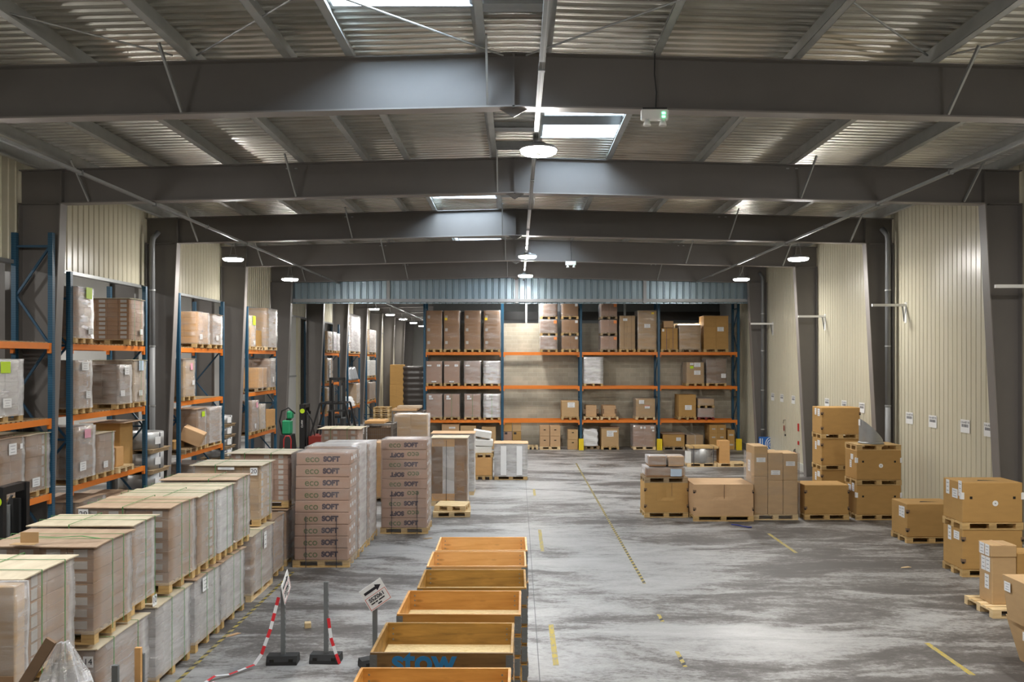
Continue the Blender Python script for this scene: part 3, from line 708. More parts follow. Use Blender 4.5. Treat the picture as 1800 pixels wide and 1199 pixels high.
sl('wrapped load with yellow tag on top beam before the forklift mast', 30.37, 31.02, 3, 5.87, mat='card_tan', film='film', st=[('r', .6, .85, .3, .34, 'lime'), ('r', .6, .1, .16, .14, W)])
pallet_thing('pallet under the small carton on top beam before the forklifts', -11.0, -9.9, 31.1, 31.95, LV[2] + DZ, 'pallet_new')
carton('small square kraft carton on top beam before the forklifts', -10.75, -9.95, 31.2, 31.9, LV[2] + DZ + .145, 5.36, 'card_kraft', st=[('n', .8, .3, .12, .12, W)])
sl('huge filmed kraft box with sloping top above the forklifts', 32.4, 33.8, 3, 6.28, mat='card_kraft', film='film_heavy', grid=(1, 1, 2), palmat='pallet_new')
sl('bulging kraft carton tied with strap on middle beam before the forklifts', 31.2, 32.5, 2, 3.92, mat='card_orange', film='film_light', grid=(1, 1, 1), sx=(0,), smat='label_white', palmat='pallet_old')
sl('narrow white-filmed load on middle beam before the forklifts', 32.75, 33.6, 2, 4.28, mat='card_grey', film='film_heavy', st=[('r', .5, .25, .18, .2, W)])
sl('wrapped load with pink tag on lowest beam before the forklifts', 30.4, 31.4, 1, 2.68, mat='card_grey', film='film', st=[('r', .7, .85, .2, .2, 'label_pink'), ('r', .5, .15, .16, .18, W)])
sl('slim labelled load on lowest beam before the forklifts', 31.5, 32.25, 1, 2.50, mat='card_pale', film='film', rlab=(.14, .12, (1,)))
sl('open-topped kraft box on lowest beam before the forklifts', 32.4, 33.6, 1, 2.22, mat='card_orange', film=None, grid=(1, 2, 1))
# floor level, mostly hidden behind the pallet row
sl('dark load standing on the floor under second rack bay', 18.5, 19.7, 0, 1.02, mat='card_grey', board='ply_brown')
sl('low strapped load on the floor under second rack bay', 20.0, 21.2, 0, .86, mat='card_dark', board='ply_brown')
sl('dark filmed drums load on the floor under tilted carton bay', 25.0, 26.4, 0, 1.0, mat='card_dark')
# far bays
sl('carton load with yellow tag in small distant bay, top beam', 42.6, 43.9, 3, 5.72, mat='card_kraft', grid=(2, 2, 3), st=[('n', .3, .93, .2, .14, 'lime')])
sl('second white-filmed load in small distant bay, top beam', 44.0, 44.9, 3, 5.72, film='film_white', mat='card_pale', grid=(2, 2, 3))
sl('third slim white-filmed load in small distant bay, top beam', 45.0, 45.7, 3, 5.66, film='film_white', mat='card_pale', grid=(2, 2, 3))
sl('kraft cartons in small distant bay, middle beam', 42.5, 43.9, 2, 4.3, mat='card_kraft', grid=(2, 2, 3), st=[('r', .5, .5, .3, .9, W)])
sl('kraft cartons in small distant bay, lowest beam', 42.5, 43.9, 1, 2.75, mat='card_kraft', grid=(2, 2, 3))
sl('tall silver wrapped stack on top beam of distant bay', 48.5, 51.7, 3, 6.96, film='film_white', mat='card_tan', grid=(2, 3, 4), palmat='pallet_new', wx=.78)
sl('kraft boxes on lowest beam under the grey tarp', 50.3, 51.6, 1, 2.75, mat='card_tan', grid=(2, 2, 3))
sl('striped foil-wrapped load on top beam of farthest bay', 54.5, 57.5, 3, 6.25, mat='card_kraft', film='film_heavy', grid=(2, 3, 2))
sl('white panels load on middle beam of farthest bay', 54.5, 57.4, 2, 4.18, mat='card_white', film='film_light', grid=(1, 5, 1), wx=1.0)
sl('brown box load on lowest beam of farthest bay', 54.5, 57.4, 1, 2.68, mat='card_dark', film='film_light', grid=(1, 2, 2))
def tarp(p): 
    q = Vector(p); u = p.z / .75; q.x *= 1 - .25 * u + .03 * math.sin(p.y * 9); q.y *= 1 - .22 * u; q.z += .05 * math.sin(p.x * 9 + p.y * 5) * u; return q
q = MB().gbox(-.55, .55, -1.3, 1.3, 0, .75, 8, 14, 6, tarp).build('tarp_bundle', 'tarp_grey', None, True, (-10.45, 50.0, LV[1] + .001)); tag(q, 'grey tarpaulin bundle on middle beam of distant bay', 'tarpaulin')
def bag(p):
    q = Vector(p); u = p.z / .6; r = 1 - .35 * u * u; q.x *= r * (1 + .06 * math.sin(p.z * 30)); q.y *= r * (1 + .06 * math.sin(p.z * 25 + 1)); return q
q = MB().gbox(-.45, .45, -.7, .7, 0, .6, 8, 8, 8, bag).build('plastic_bag', 'label_white', None, True, (-10.35, 49.3, LV[0] + .001)); tag(q, 'white plastic sack on lowest beam of distant bay', 'plastic sack')
for i in range(7):
    pallet_thing('%s wooden pallet up in a stack by the farthest rack bay' % ('topmost' if i == 6 else ORD[i]), -9.7, -8.6, 55.2, 56.3, i * .146, 'pallet_new' if i % 2 else 'pallet', 'pallets stacked by the farthest rack bay')

# ---- goods in the back rack
BY0, BY1 = 38.52, 39.62
def bl(label, p0, p1, lev, py, grid=(1, 1, 3), mat='card_brown', **k):
    z = LV[lev - 1] + .001 if lev else 0
    k.setdefault('st', ()); k.setdefault('film', 'film_light'); k.setdefault('pal', 1)
    top = k.pop('ztop', None) or Z(py, BY0)
    y1 = BY0 + k.pop('dy', 1.05)
    return load(label, X(p0, BY0), X(p1, BY0), BY0, y1, k.pop('z0', z), top, grid=grid, mat=mat, group='goods in the long rack on the block wall', **k)
for i, (a, c) in enumerate(((749, 777), (780, 808), (816, 845), (850, 879))):
    nm = ('at the end post', 'second along', 'third along', 'beside the bare block wall')[i]
    bl('stack of three brown cartons on top beam of first bay, ' + nm, a, c, 3, 546, (1, 1, 3), 'card_brown', clab=(.12, .14, (0,), -.25), film='film_light' if i < 3 else 'film', st=[('n', .14, .78, .12, .12, 'label_yellow')] if i in (1, 3) else [])
    bl('speckled carton load on middle beam of first bay, ' + nm, a, c, 2, 635, (1, 1, 1), 'card_rose', film=('film_light', 'film_light', 'film_heavy', 'film_white')[i], st=[('n', .2, .8, .2, .07, W), ('n', .8, .8, .16, .1, W), ('n', .5, .06, .22, .06, W)] if i < 2 else [('n', .2, .8, .2, .07, W)])
    bl('strapped carton load on lowest beam of first bay, ' + nm, a, c, 1, 693, (1, 1, 1), 'card_rose', film=('film', 'film_light', 'film', 'film_white')[i], sy=() if i == 0 else (0,), st=[('n', .3, .8, .2, .07, W), ('n', .25, .9, .12, .1, W)])
ws = (4.59, 5.36, 6.14)
for k in range(3):
    n3 = ('bottom', 'middle', 'top')[k]
    z0 = ws[k] + .001; z1 = ws[k] + .75
    bl('%s unit of white-filmed three-high stack beside bare block wall' % n3, 950, 980, 3, 0, (2, 1, 1), 'card_rose', film='film_heavy', z0=z0, ztop=z1, st=[('n', .88, .82, .14, .14, 'label_orange')] if k < 2 else [])
    bl('%s unit of brown three-high stack next to the blue post' % n3, 987, 1017, 3, 0, (2, 1, 1), 'card_brown', z0=z0, ztop=z1, st=[('n', .88, .85, .12, .12, W)])
    bl('%s unit of three-high stack past the blue post, black lids' % n3, 1056, 1085, 3, 0, (2, 1, 1), 'card_rose', z0=z0, ztop=z1, st=[('n', .88, .82, .14, .14, 'label_orange')], palmat='pallet_old')
bl('tall brown cartons crossed by straps on top beam of third bay', 1089, 1117, 3, 555, (2, 1, 2), 'card_tan', film='film_light', sy=(-.4, .5), smat='card_dark', st=[('n', .35, .88, .2, .12, W)])
bl('tallest glossy wrapped brown stack on top beam of third bay', 1121, 1154, 3, 546, (1, 1, 3), 'card_tan', film='film', st=[('n', .5, .6, .28, .18, W), ('n', .8, .93, .12, .08, 'label_yellow')])
bl('kraft carton load with blue straps on top beam of end bay', 1162, 1192, 3, 577, (2, 1, 2), 'card_kraft', film=None, sy=(-.35, .4), smat='strap_blue', st=[('n', .12, .9, .1, .12, W)])
carton('small peach carton riding on the blue-strapped load', X(1167, 38.6), X(1184, 38.6), 38.62, 39.1, Z(577, BY0) + .02, Z(566, BY0) + .05, 'card_peach')
bl('dark filmed carton load with bright rim in the end bay, top beam', 1194, 1232, 3, 571, (2, 1, 3), 'card_tan', film='film', palmat='pallet_old')
bl('large six-carton kraft stack on top beam of end bay', 1237, 1281, 3, 555, (2, 1, 3), 'card_kraft', film=None, board='ply_brown', st=[('n', .68, .6, .3, .2, W)])
bl('lone white-filmed load on middle beam past the blue post', 1027, 1060, 2, 628, (2, 1, 3), 'card_greywhite', film='film_white')
bl('lone carton with many papers on middle beam of end bay', 1207, 1238, 2, 637, (1, 1, 1), 'card_tan', film='film_light', st=[('n', .6, .88, .3, .2, W), ('n', .28, .92, .16, .1, W), ('n', .6, .5, .3, .2, W), ('n', .28, .76, .16, .12, 'lime')])
bl('dark strapped load on middle beam of end bay', 1242, 1277, 2, 631, (2, 1, 3), 'card_dark', film='film', st=[('n', .85, .3, .22, .2, W)])
bl('single carton with white paper on lowest beam of second bay', 987, 1018, 1, 705, (1, 1, 1), 'card_tan', film=None, st=[('n', .55, .75, .34, .24, W)])
for i, (a, c) in enumerate(((1026, 1053), (1056, 1087))):
    nm = ('touching the blue post', 'in the middle of third bay')[i]
    z = LV[0] + .001
    pallet_thing('pallet under the small notched carton ' + nm, X(a, BY0), X(c, BY0), BY0, BY0 + 1.05, z, 'pallet_new')
    cq = carton('small notched carton on lowest beam ' + nm, X(a + 4, BY0), X(c - 4, BY0), BY0 + .1, BY0 + .9, z + .145, Z(713, BY0), 'card_peach')
    for s in (-1, 1): MB().box(s * .30 - .05, s * .30 + .05, -.41, -.36, .14, .36).build('notch', 'card_dark', cq)
bl('big carton with red strip and paper on lowest beam of third bay', 1118, 1152, 1, 701, (1, 1, 1), 'card_tan', film='film_light', st=[('n', .28, .82, .24, .18, W), ('n', .56, .60, .24, .04, 'label_red'), ('n', .58, .53, .24, .12, W)], palmat='pallet_new')
bl('two stacked kraft cartons on lowest beam of end bay', 1193, 1224, 1, 694, (1, 1, 2), 'card_kraft', film=None, st=[('n', .55, .42, .32, .22, W)])
bl('low glossy package under a pallet on lowest beam of end bay', 1227, 1256, 1, 718, (1, 1, 1), 'card_rose', film='film_heavy', palmat='red_paint')
bl('wrapped carton on its own pallet atop a low package in end bay', 1227, 1256, 1, 701, (1, 1, 1), 'card_tan', film='film', z0=Z(718, BY0) + .02)
# floor level of the back rack
def fl_c(label, p0, p1, t, b=792, mat='card_tan', y=38.6, d=.6, **k):
    zb0 = max(0.0, Z(b, y)) if b < 789 else 0.0
    return carton(label, X(p0, y), X(p1, y), y, y + d, zb0 + (.001 if zb0 else 0), Z(t, y), mat, **k)
for j, (a, c) in enumerate(((885, 900), (901, 916))):
    zs = (0, .37, .74, 1.11)
    for k in range(3):
        z0 = k * .42
        carton('%s carton of a three-high pile by the second post, %s' % (('bottom', 'middle', 'top')[k], ('next to the post', 'away from the post')[j]), X(a, 38.7), X(c, 38.7), 38.7, 39.2, z0 + .002, z0 + .415, ('card_tan', 'card_rose', 'card_kraft')[(k + j) % 3], st=[('n', .3, .8, .12, .1, 'ink_black')] if k == 1 else [], group='cartons piled by the second post')
pallet_thing('bare pallet on the floor in front of the block wall', X(927, 38.6), X(946, 38.6), 38.6, 39.4, 0, 'pallet_new')
pallet_thing('pallet under four plain cartons by the block wall', X(949, 38.5), X(985, 38.5), 38.5, 39.3, 0, 'pallet_new')
for j, (a, c) in enumerate(((949, 966), (967, 985))):
    for k in range(2):
        z0 = .146 + k * .49
        carton('%s plain carton on a floor pallet, %s' % (('bottom', 'top')[k], ('towards the pile', 'towards the blue post')[j]), X(a, 38.55), X(c, 38.55), 38.55, 39.1, z0, z0 + .485, 'card_peach', st=[('n', .5, .6, .1, .04, 'dark_hole')], group='four cartons on the floor pallet')
for k in range(2):
    carton('%s of two plain cartons standing by the middle blue post' % ('lower', 'upper')[k], X(998, 38.55), X(1016, 38.55), 38.55, 39.05, k * .47 + .001, k * .47 + .465, 'card_tan', st=[('n', .5, .7, .1, .04, 'dark_hole')], group='two cartons by the middle post')
q = MB().gbox(-.34, .34, -.3, .3, .165, .95, 8, 8, 10, lambda p: Vector((p.x * (1 + .07 * math.sin(p.z * 21 + p.y * 6)) * (1 - .15 * max(0, p.z - .6)), p.y * (1 + .07 * math.sin(p.z * 17 + p.x * 6)), p.z + .03 * math.sin(p.x * 14) * max(0, p.z - .3)))).build('plastic_sack', 'label_white', None, False, (X(1037, 38.95), 38.95, 0)); tag(q, 'white plastic covered sack beside the middle yellow guard', 'plastic sack')
pallet_thing('pallet under the white sack by the yellow guard', X(1027, 38.5), X(1055, 38.5), 38.72, 39.45, 0, 'pallet_old')
bl('upright carton with lid and white paper on floor of third bay', 1057, 1088, 0, 752, (1, 1, 1), 'card_tan', film=None, st=[('n', .5, .7, .32, .28, W), ('n', .8, .82, .16, .08, W)], sx=(), board='ply_brown')
bl('rosy filmed load with small papers on floor by fourth post', 1113, 1153, 0, 748, (2, 1, 1), 'card_rose', film='film', st=[('n', .35, .9, .1, .1, W), ('n', .5, .9, .1, .1, W), ('n', .85, .9, .16, .1, W), ('n', .88, .76, .1, .08, W)], palmat='pallet_new')
bl('wide lidded kraft box on floor of end bay', 1165, 1204, 0, 763, (1, 1, 1), 'card_kraft', film=None, board='ply_brown', st=[('n', .72, .6, .22, .16, W)], palmat='pallet_old')
bl('low strapped carton load on floor of end bay', 1207, 1237, 0, 765, (1, 1, 1), 'card_tan', film='film_light', sy=(0,), smat='label_white', palmat='pallet_old')
bl('taped cartons three high and two wide on floor of end bay', 1247, 1277, 0, 747, (2, 1, 3), 'card_kraft', film=None, clab=(.16, .06, (0, 1)), pal=0)
bl('slim pair of stacked kraft cartons by the end yellow guard', 1279, 1292, 0, 756, (1, 1, 2), 'card_kraft', film=None, clab=(.2, .08, (0,)), pal=0)
for (lb, a, c, t, m) in (('flat peach carton topmost in low pile under first bay', 775, 806, 746, 'card_peach'), ('plain tan carton under first bay behind wrapped rolls', 808, 836, 749, 'card_tan'), ('open tan carton with red print under first bay by the second post', 846, 871, 751, 'card_tan')):
    carton(lb, X(a, 38.3), X(c, 38.3), 38.72, 39.4, .001, Z(t, 38.5), m, st=[('n', .6, .85, .3, .08, W)] if 'flat' in lb else ([('n', .3, .8, .3, .06, 'label_red')] if 'red' in lb else []))

# ================================================================== the double row of strapped pallets on the floor
XR = -4.64
UG = 'strapped pallets stacked two high in a row'
def row(label, y0, y1, z0, z1, x1=XR, w=1.2, **k):
    k.setdefault('film', 'film'); k.setdefault('grid', (4, 2, 7)); k.setdefault('mat', 'card_grey'); k.setdefault('pal', 2)
    return load(label, x1 - w, x1, y0, y1, z0, z1, group=UG, **k)
TL = 1.06
row('bottom load under the board-topped pallet at the near end of the row', 7.72, 8.6, 0, TL, board='ply_pale', sx=(-.4, .4), film='film_heavy')
row('bottom wrapped load with tag 14, below the twin boards', 9.02, 10.28, 0, TL, film='film_heavy', board='ply_pale', sx=(-.5, .45), st=[('n', .95, .86, .11, .12, W, '14')])
row('bottom wrapped load below the brown-topped pallet tagged 29', 10.52, 11.62, 0, TL, film='film_heavy', board='ply_pale', sx=(-.3, .45), mat='card_greywhite')
row('bottom wrapped load with white sheet, below the pale board', 11.82, 12.77, 0, TL, film='film_heavy', board='ply_brown', sx=(-.3, .3), mat='card_greywhite', st=[('r', .3, .87, .2, .2, W)])
row('bottom wrapped load below the white-filmed pallet', 12.88, 13.92, 0, TL, film='film_heavy', board='ply_brown', sx=(-.2, .4), mat='card_greywhite')
row('bottom wrapped load on a taller pallet, below the one tagged 20', 14.3, 15.55, 0, TL + .1, film='film_heavy', board='ply_pale', sx=(-.3,), st=[('r', .55, .8, .14, .3, W)], palmat='pallet_new')
row('bottom brown-grey load between tags 20 and 24', 15.66, 16.5, 0, TL + .1, x1=-4.70, film='film', mat='card_brown', board='ply_brown')
row('bottom load with tag 24 at the far end of the row', 16.78, 17.6, 0, TL + .1, x1=-4.72, film='film', mat='card_brown', board='ply_brown', st=[('n', .92, .92, .12, .13, W, '24')])
z0 = TL + .05
LB = (.15, .085, (0, 1, 2, 3))
row('top pallet at the near end of the row, pale board and green straps', 7.66, 8.56, z0, 2.19, board='ply_pale', sx=(-.45, .45), sy=(.1,), film='film', rlab=(.10, .12, (0,)), clab=LB, grid=(4, 2, 7), over=.04)
row('top pallet with loose green strap, cardboard flap on its board', 8.98, 9.85, z0, 2.19, board='ply_brown', sx=(-.3, .3), film='film', clab=LB, over=.04, mat='card_grey')
row('top pallet with yellowish board behind the loose strap one', 9.97, 10.62, z0, 2.22, x1=-4.70, board='ply_pale', sx=(-.2, .6), sy=(-.2,), film='film_heavy', over=.05, st=[('r', .9, -.12, .12, .14, W, '10')])
row('top pallet with brown sheet and tag 29', 10.93, 11.80, z0, 2.26, board='ply_brown', sx=(-.3, .3), sy=(.0,), film='film', clab=(.13, .075, (0, 1, 3)), over=.03, st=[('n', .05, .93, .13, .14, W, '29')], mat='card_grey')
row('top pallet with pale plywood sheet beside the brown sheet one', 11.91, 12.62, z0, 2.24, board='ply_pale', sx=(-.2, .4), sy=(.2,), film='film', rlab=(.12, .1, (1,)), over=.04, mat='card_grey')
row('top pallet with white-filmed side and split cartons', 12.74, 13.36, z0, 2.22, board='ply_pale', sx=(-.3, .5), film='film_white', over=.04, mat='card_white')
row('top pallet with brown sheet, film gathered at its foot', 13.48, 14.18, z0, 2.26, board='ply_brown', sx=(-.3, .2), sy=(.3,), film='film_heavy', over=.04)
row('glossy wrapped top pallet tagged 20 with sagging pale sheet', 14.95, 15.70, TL + .135, 2.31, x1=-4.70, board='ply_pale', sx=(.0,), sy=(-.3,), film='film', over=.06, mat='card_tan', st=[('n', .93, .9, .13, .14, W, '20'), ('n', .5, .96, .3, .05, W)], rlab=(.1, .1, (0, 1)))
row('top pallet at the far end, wide green strap and label column', 16.83, 17.6, TL + .135, 2.31, x1=-4.70, board='ply_pale', sx=(.2,), sy=(-.45, .45), film='film_light', grid=(4, 2, 9), clab=(.10, .07, (0, 2, 3)), over=.08, mat='card_rose')
# cardboard edge guards on some top boards
for (x, y, z, lb) in ((-5.35, 9.0, 2.225, 'folded cardboard flap standing on the loose strap pallet'),):
    b = MB(); b.box(-.10, .10, -.003, .003, 0, .12); b.box(-.16, .10, -.10, -.003, 0, .006); q = b.build('cardboard_flap', 'card_tan'); q.location = (x, y - .01, z); tag(q, lb, 'cardboard flap')
b = MB(); pts = [(-.15, 0, .05), (-.05, .02, .07), (.1, .06, .06), (.3, .10, .045), (.55, .14, .05), (.75, .16, .02)]
for i in range(len(pts) - 1): b.bar(pts[i], pts[i + 1], .028, .004)
q = b.build('loose_strap', 'strap_green'); q.location = (-5.42, 9.02, 2.215); tag(q, 'loose green strap curling over a brown board', 'strap')

# ---- wrapped panel and plastic sheeting at the near end
o = load('glossy brown wrapped boards standing before the near end of the row', -5.7, -4.52, 7.36, 7.55, 0, 2.19, grid=(1, 1, 2), mat='card_tan', pal=0, film='film_heavy', name='wrapped_boards', cat='wrapped boards')
MB().box(-.6, .6, -.125, -.118, 1.28, 1.40).build('cross_strap', 'card_grey', o)
o = thing('leaning_plank', 'brown plank leaning under clear plastic sheeting', 'plank', (-4.35, 6.95, 0)); MB().bar((-.75, 0, 0), (.40, 0, 1.86), .09, .035, up=(0, 1, 0)).build('board', 'card_dark', o)
from mathutils import noise as mnoise
def sheet(p):
    u = max(0, min(1, p.z / 1.84)); q = Vector(p); s = .07 + .93 * (1 - u) ** .85
    n1 = mnoise.noise(Vector((p.x * 3.1, p.y * 3.1, p.z * 2.2))); n2 = mnoise.noise(Vector((p.x * 9 + 5, p.y * 9, p.z * 7)))
    f = 1 + .28 * n1 + .16 * n2 + .10 * math.sin(p.x * 19 + p.z * 2)
    q.x = p.x * s * f + .10 * u; q.y = p.y * s * f + .05 * n1; q.z = p.z + .05 * n2 * (1 - u); return q
q = MB().gbox(-.60, .60, -.30, .30, .0, 1.84, 26, 16, 26, sheet, bottom=False).build('plastic_sheet', 'film_sheet', None, False, (-3.95, 6.95, 0)); tag(q, 'crumpled clear plastic sheeting hung over a leaning plank', 'plastic sheet')

# ================================================================== cartons printed with big lettering
def printed_stack(label, x0, x1, y0, y1, z1, nlay, flips, lean=0.0, lettering=True, near_gap=0):
    o = thing('wrapped_pallet_load', label, 'pallet load', ((x0 + x1) / 2, (y0 + y1) / 2, 0), 0, 'tall wrapped pallets of printed cartons')
    hx, hy = (x1 - x0) / 2, (y1 - y0) / 2
    add_pallet(o, 2 * hx, 2 * hy, 'pallet', 2)
    ch = (z1 - .146) / nlay; me = carton_mesh(2 * hx - .06, 2 * hy - .02, ch - .004, 'card_rose', .014)
    for k in range(nlay):
        sh = lean * (k / nlay) ** 1.2
        c = link('carton', me, o, (sh + R.uniform(-.004, .004), R.uniform(-.004, .004), .146 + k * ch), (0, 0, R.uniform(-.004, .004)))
        if lettering:
            fl = flips and (nlay - 1 - k) % 2 == 1
            s = -1 if fl else 1; yy = -hy + .010 - .001
            text(c, 'eco', .20, 'ink_green', (s * -.22, yy, ch * .50), 'n', 'printed_word', .0022, PI if fl else 0)
            text(c, 'SOFT', .140, 'ink_purple', (s * .17, yy, ch * .48), 'n', 'printed_word', .0095, PI if fl else 0)
        for j in (-.55, 0, .55):
            if k % 2 == 0 or j: sticker(c, 'r', (hx - .03, j * hy, ch * .5), .1, .07)
    film_shell(o, hx - .02 + lean * .5, hy - .006, .05, z1, 'film_light' if lettering else 'film_heavy', .006, .006, 5)
    for u in (-.30, .32):
        b = MB(); b.box(u - .006, u + .006, -hy - .03, -hy - .024, .0, 1.05); b.build('strap', 'strap_dark', o) if lettering else None
    return o
printed_stack('tall wrapped stack with two-colour lettering all upright, nearest the sign posts', -4.58, -3.42, 16.70, 17.50, 2.33, 9, False, .05)
printed_stack('second grey-filmed stack right behind the upright lettered one', -4.56, -3.40, 17.58, 18.62, 2.36, 9, False, .0, False)
printed_stack('third grey-filmed stack behind the upright lettered one', -4.52, -3.38, 18.70, 19.80, 2.30, 9, False, .0, False)
printed_stack('wrapped stack with lettering upside down on every other carton', -3.33, -2.17, 19.92, 20.86, 2.28, 9, True, .0)

# ================================================================== wrapped goods further down the aisle
def aisle(label, p0, p1, yf, d, py_top, grid, mat, **k):
    k.setdefault('pal', 1)
    return load(label, X(p0, yf), X(p1, yf), yf, yf + d, 0, Z(py_top, yf), grid=grid, mat=mat, **k)
o = aisle('tall filmed load with grey and white vertical stripes beside the crates aisle', 758, 821, 23.7, .82, 770, (3, 2, 8), 'card_grey', film='film', palmat='pallet_new', board='ply_pale', pal=2, rotz=0)
for (u, w, m) in ((-.36, .30, 'card_dark'), (-.02, .34, 'card_greywhite'), (.33, .22, 'card_grey')):
    MB().box(u - w / 2, u + w / 2, -.418, -.414, .34, 1.72).build('sheet_stripe', m, o)
MB().box(-.5, .16, -.42, -.413, 1.72, 1.94).build('edge_board', 'card_peach', o); MB().box(-.5, .16, -.42, -.413, .15, .36).build('edge_board', 'card_orange', o)
for u in (-.08,): MB().box(u - .005, u + .005, -.45, -.445, .1, 1.9).build('strap', 'strap_dark', o)
aisle('filmed load with striped side just behind the vertically striped one', 758, 833, 25.6, .85, 762, (3, 3, 6), 'card_grey', film='film_white', board='card_peach', palmat='pallet_new', rotz=0)
pallet_thing('broken pale pallet lying in front of the striped load', -2.28, -1.28, 22.0, 22.95, 0, 'pallet_new', rotz=.04)
pallet_thing('pallet placed askew on the broken pale one', -2.2, -1.35, 22.1, 22.85, .146, 'pallet_new', rotz=-.12)
load('white silvery wrapped load with two white bands alone on the floor', -.80, .36, 28.85, 29.75, 0, 1.28, grid=(3, 2, 6), mat='card_greywhite', film='film_white', pal=2, palmat='pallet', board='card_peach', rotz=0)
o = bpy.data.objects[[ob.name for ob in COL.objects if ob.get('label', '').startswith('white silvery')][0]]
for u in (-.26, .30): MB().box(u - .10, u + .10, -.485, -.48, .17, 1.2).build('white_band', 'label_white', o)
pallet_thing('pallet under the yellow-brown carton by the silvery load', -1.48, -.88, 28.9, 29.7, 0, 'pallet')
carton('yellow-brown carton on a pallet by the silvery load', -1.48, -.88, 28.9, 29.7, .145, .78, 'card_orange', lid=0)
pallet_thing('pallet laid over the yellow-brown carton', -1.5, -.84, 28.9, 29.7, .782, 'pallet')
zt = .782 + .146
for i, (dx, dz, ry, lb) in enumerate(((-.12, 0, 0, 'long white box at the bottom of a loose pile on a pallet'), (-.05, .245, .05, 'long white box in the middle of a loose pile on a pallet'), (-.18, .50, .16, 'long white box tilted on top of a loose pile'))):
    cq = carton(lb, -.32, .32, -.3, .3, 0, .22, 'card_white'); cq.location = (-1.17 + dx * .5, 29.3, zt + dz + (.05 if ry > .1 else 0)); cq.rotation_euler = (0, ry, .05)
aisle('wrapped brown carton load tallest behind the printed cartons', 693, 751, 29.0, .9, 729, (2, 2, 5), 'card_tan', film='film', rotz=0)
aisle('pallet load with green straps and pale sheet before the forklifts', 565, 629, 23.9, .85, 754, (4, 2, 12), 'card_rose', film='film_light', board='ply_pale', sy=(-.45, .45), clab=(.12, .09, (0, 1, 3)), over=.1, pal=1, rotz=0)
def wire_box(label, x0, x1, y0, y1, z1, cover):
    o = thing('wire_container', label, 'wire container', ((x0 + x1) / 2, (y0 + y1) / 2, 0)); hx, hy = (x1 - x0) / 2, (y1 - y0) / 2
    for lev in (0, 1):
        zb, zt_ = lev * z1 / 2 + .12, (lev + 1) * z1 / 2 - .03
        fr = MB()
        for sx in (-1, 1):
            for sy in (-1, 1): fr.box(sx * hx - .03, sx * hx + .03, sy * hy - .03, sy * hy + .03, zb - .12, zt_ + .03)
        for sy in (-1, 1): fr.box(-hx, hx, sy * hy - .02, sy * hy + .02, zb - .02, zb + .02); fr.box(-hx, hx, sy * hy - .02, sy * hy + .02, zt_ - .02, zt_ + .02)
        for sx in (-1, 1): fr.box(sx * hx - .02, sx * hx + .02, -hy, hy, zb - .02, zb + .02); fr.box(sx * hx - .02, sx * hx + .02, -hy, hy, zt_ - .02, zt_ + .02)
        fr.build('frame', 'mesh_wire', o)
        w = MB(); n = int(hx * 2 / .06)
        for i in range(n):
            x = -hx + .06 * (i + .5); w.box(x - .004, x + .004, -hy - .004, -hy + .004, zb, zt_)
        m = int(hy * 2 / .06)
        for i in range(m):
            y = -hy + .06 * (i + .5); w.box(hx - .004, hx + .004, y - .004, y + .004, zb, zt_)
        for i in range(7):
            z = zb + (zt_ - zb) * i / 6; w.box(-hx, hx, -hy - .005, -hy + .005, z - .004, z + .004); w.box(hx - .005, hx + .005, -hy, hy, z - .004, z + .004)
        w.build('wire_mesh', 'mesh_wire', o)
        MB().box(-hx + .05, hx - .05, -hy + .05, hy - .05, zb, zt_ - .1).build('contents', 'card_dark', o)
    MB().cbox(-hx - .02, hx - .25, -hy - .02, hy + .02, z1 + .001, z1 + .09, .01).build('cover', cover, o)
wire_box('stacked wire mesh container with peach cardboard cover beside green-strapped load', X(642, 26), X(689, 26), 26.0, 26.9, 2.2, 'card_orange')
wire_box('wire mesh container with flat boxes on top, by the end post of the long rack', X(690, 34), X(743, 34), 34.0, 35.0, 2.1, 'card_peach')
carton('flat white package resting on the far wire container', X(697, 34), X(738, 34), 34.15, 34.9, 2.192, 2.30, 'card_pale')
aisle('low peach-topped load hidden behind the lettered stacks', 655, 690, 24.4, .9, 778, (2, 2, 4), 'card_orange', film='film_light', rotz=0)
carton('tall kraft carton column far down the aisle', X(685, 64), X(709, 64), 64, 65, 0, Z(676, 64), 'card_kraft', lid=0, seam=0.0)
carton('tall kraft carton stacked on the column far down the aisle', X(685.5, 64), X(709, 64), 64, 65, Z(676, 64) + .002, Z(641, 64), 'card_kraft')
o = thing('black_wrapped_stack', 'black film-wrapped stack far down the aisle by the end post', 'wrapped stack', (X(727, 58), 58.5, 0))
def bf(p): return Vector((p.x * (1 + .03 * math.sin(p.z * 16)), p.y * (1 + .03 * math.sin(p.z * 16)), p.z))
MB().gbox(-.72, .72, -.6, .6, .60, Z(644, 58), 4, 4, 44, bf).build('wrapped_body', 'black_film', o, True); add_pallet(o, 1.4, 1.1, 'pallet', 1, .6)

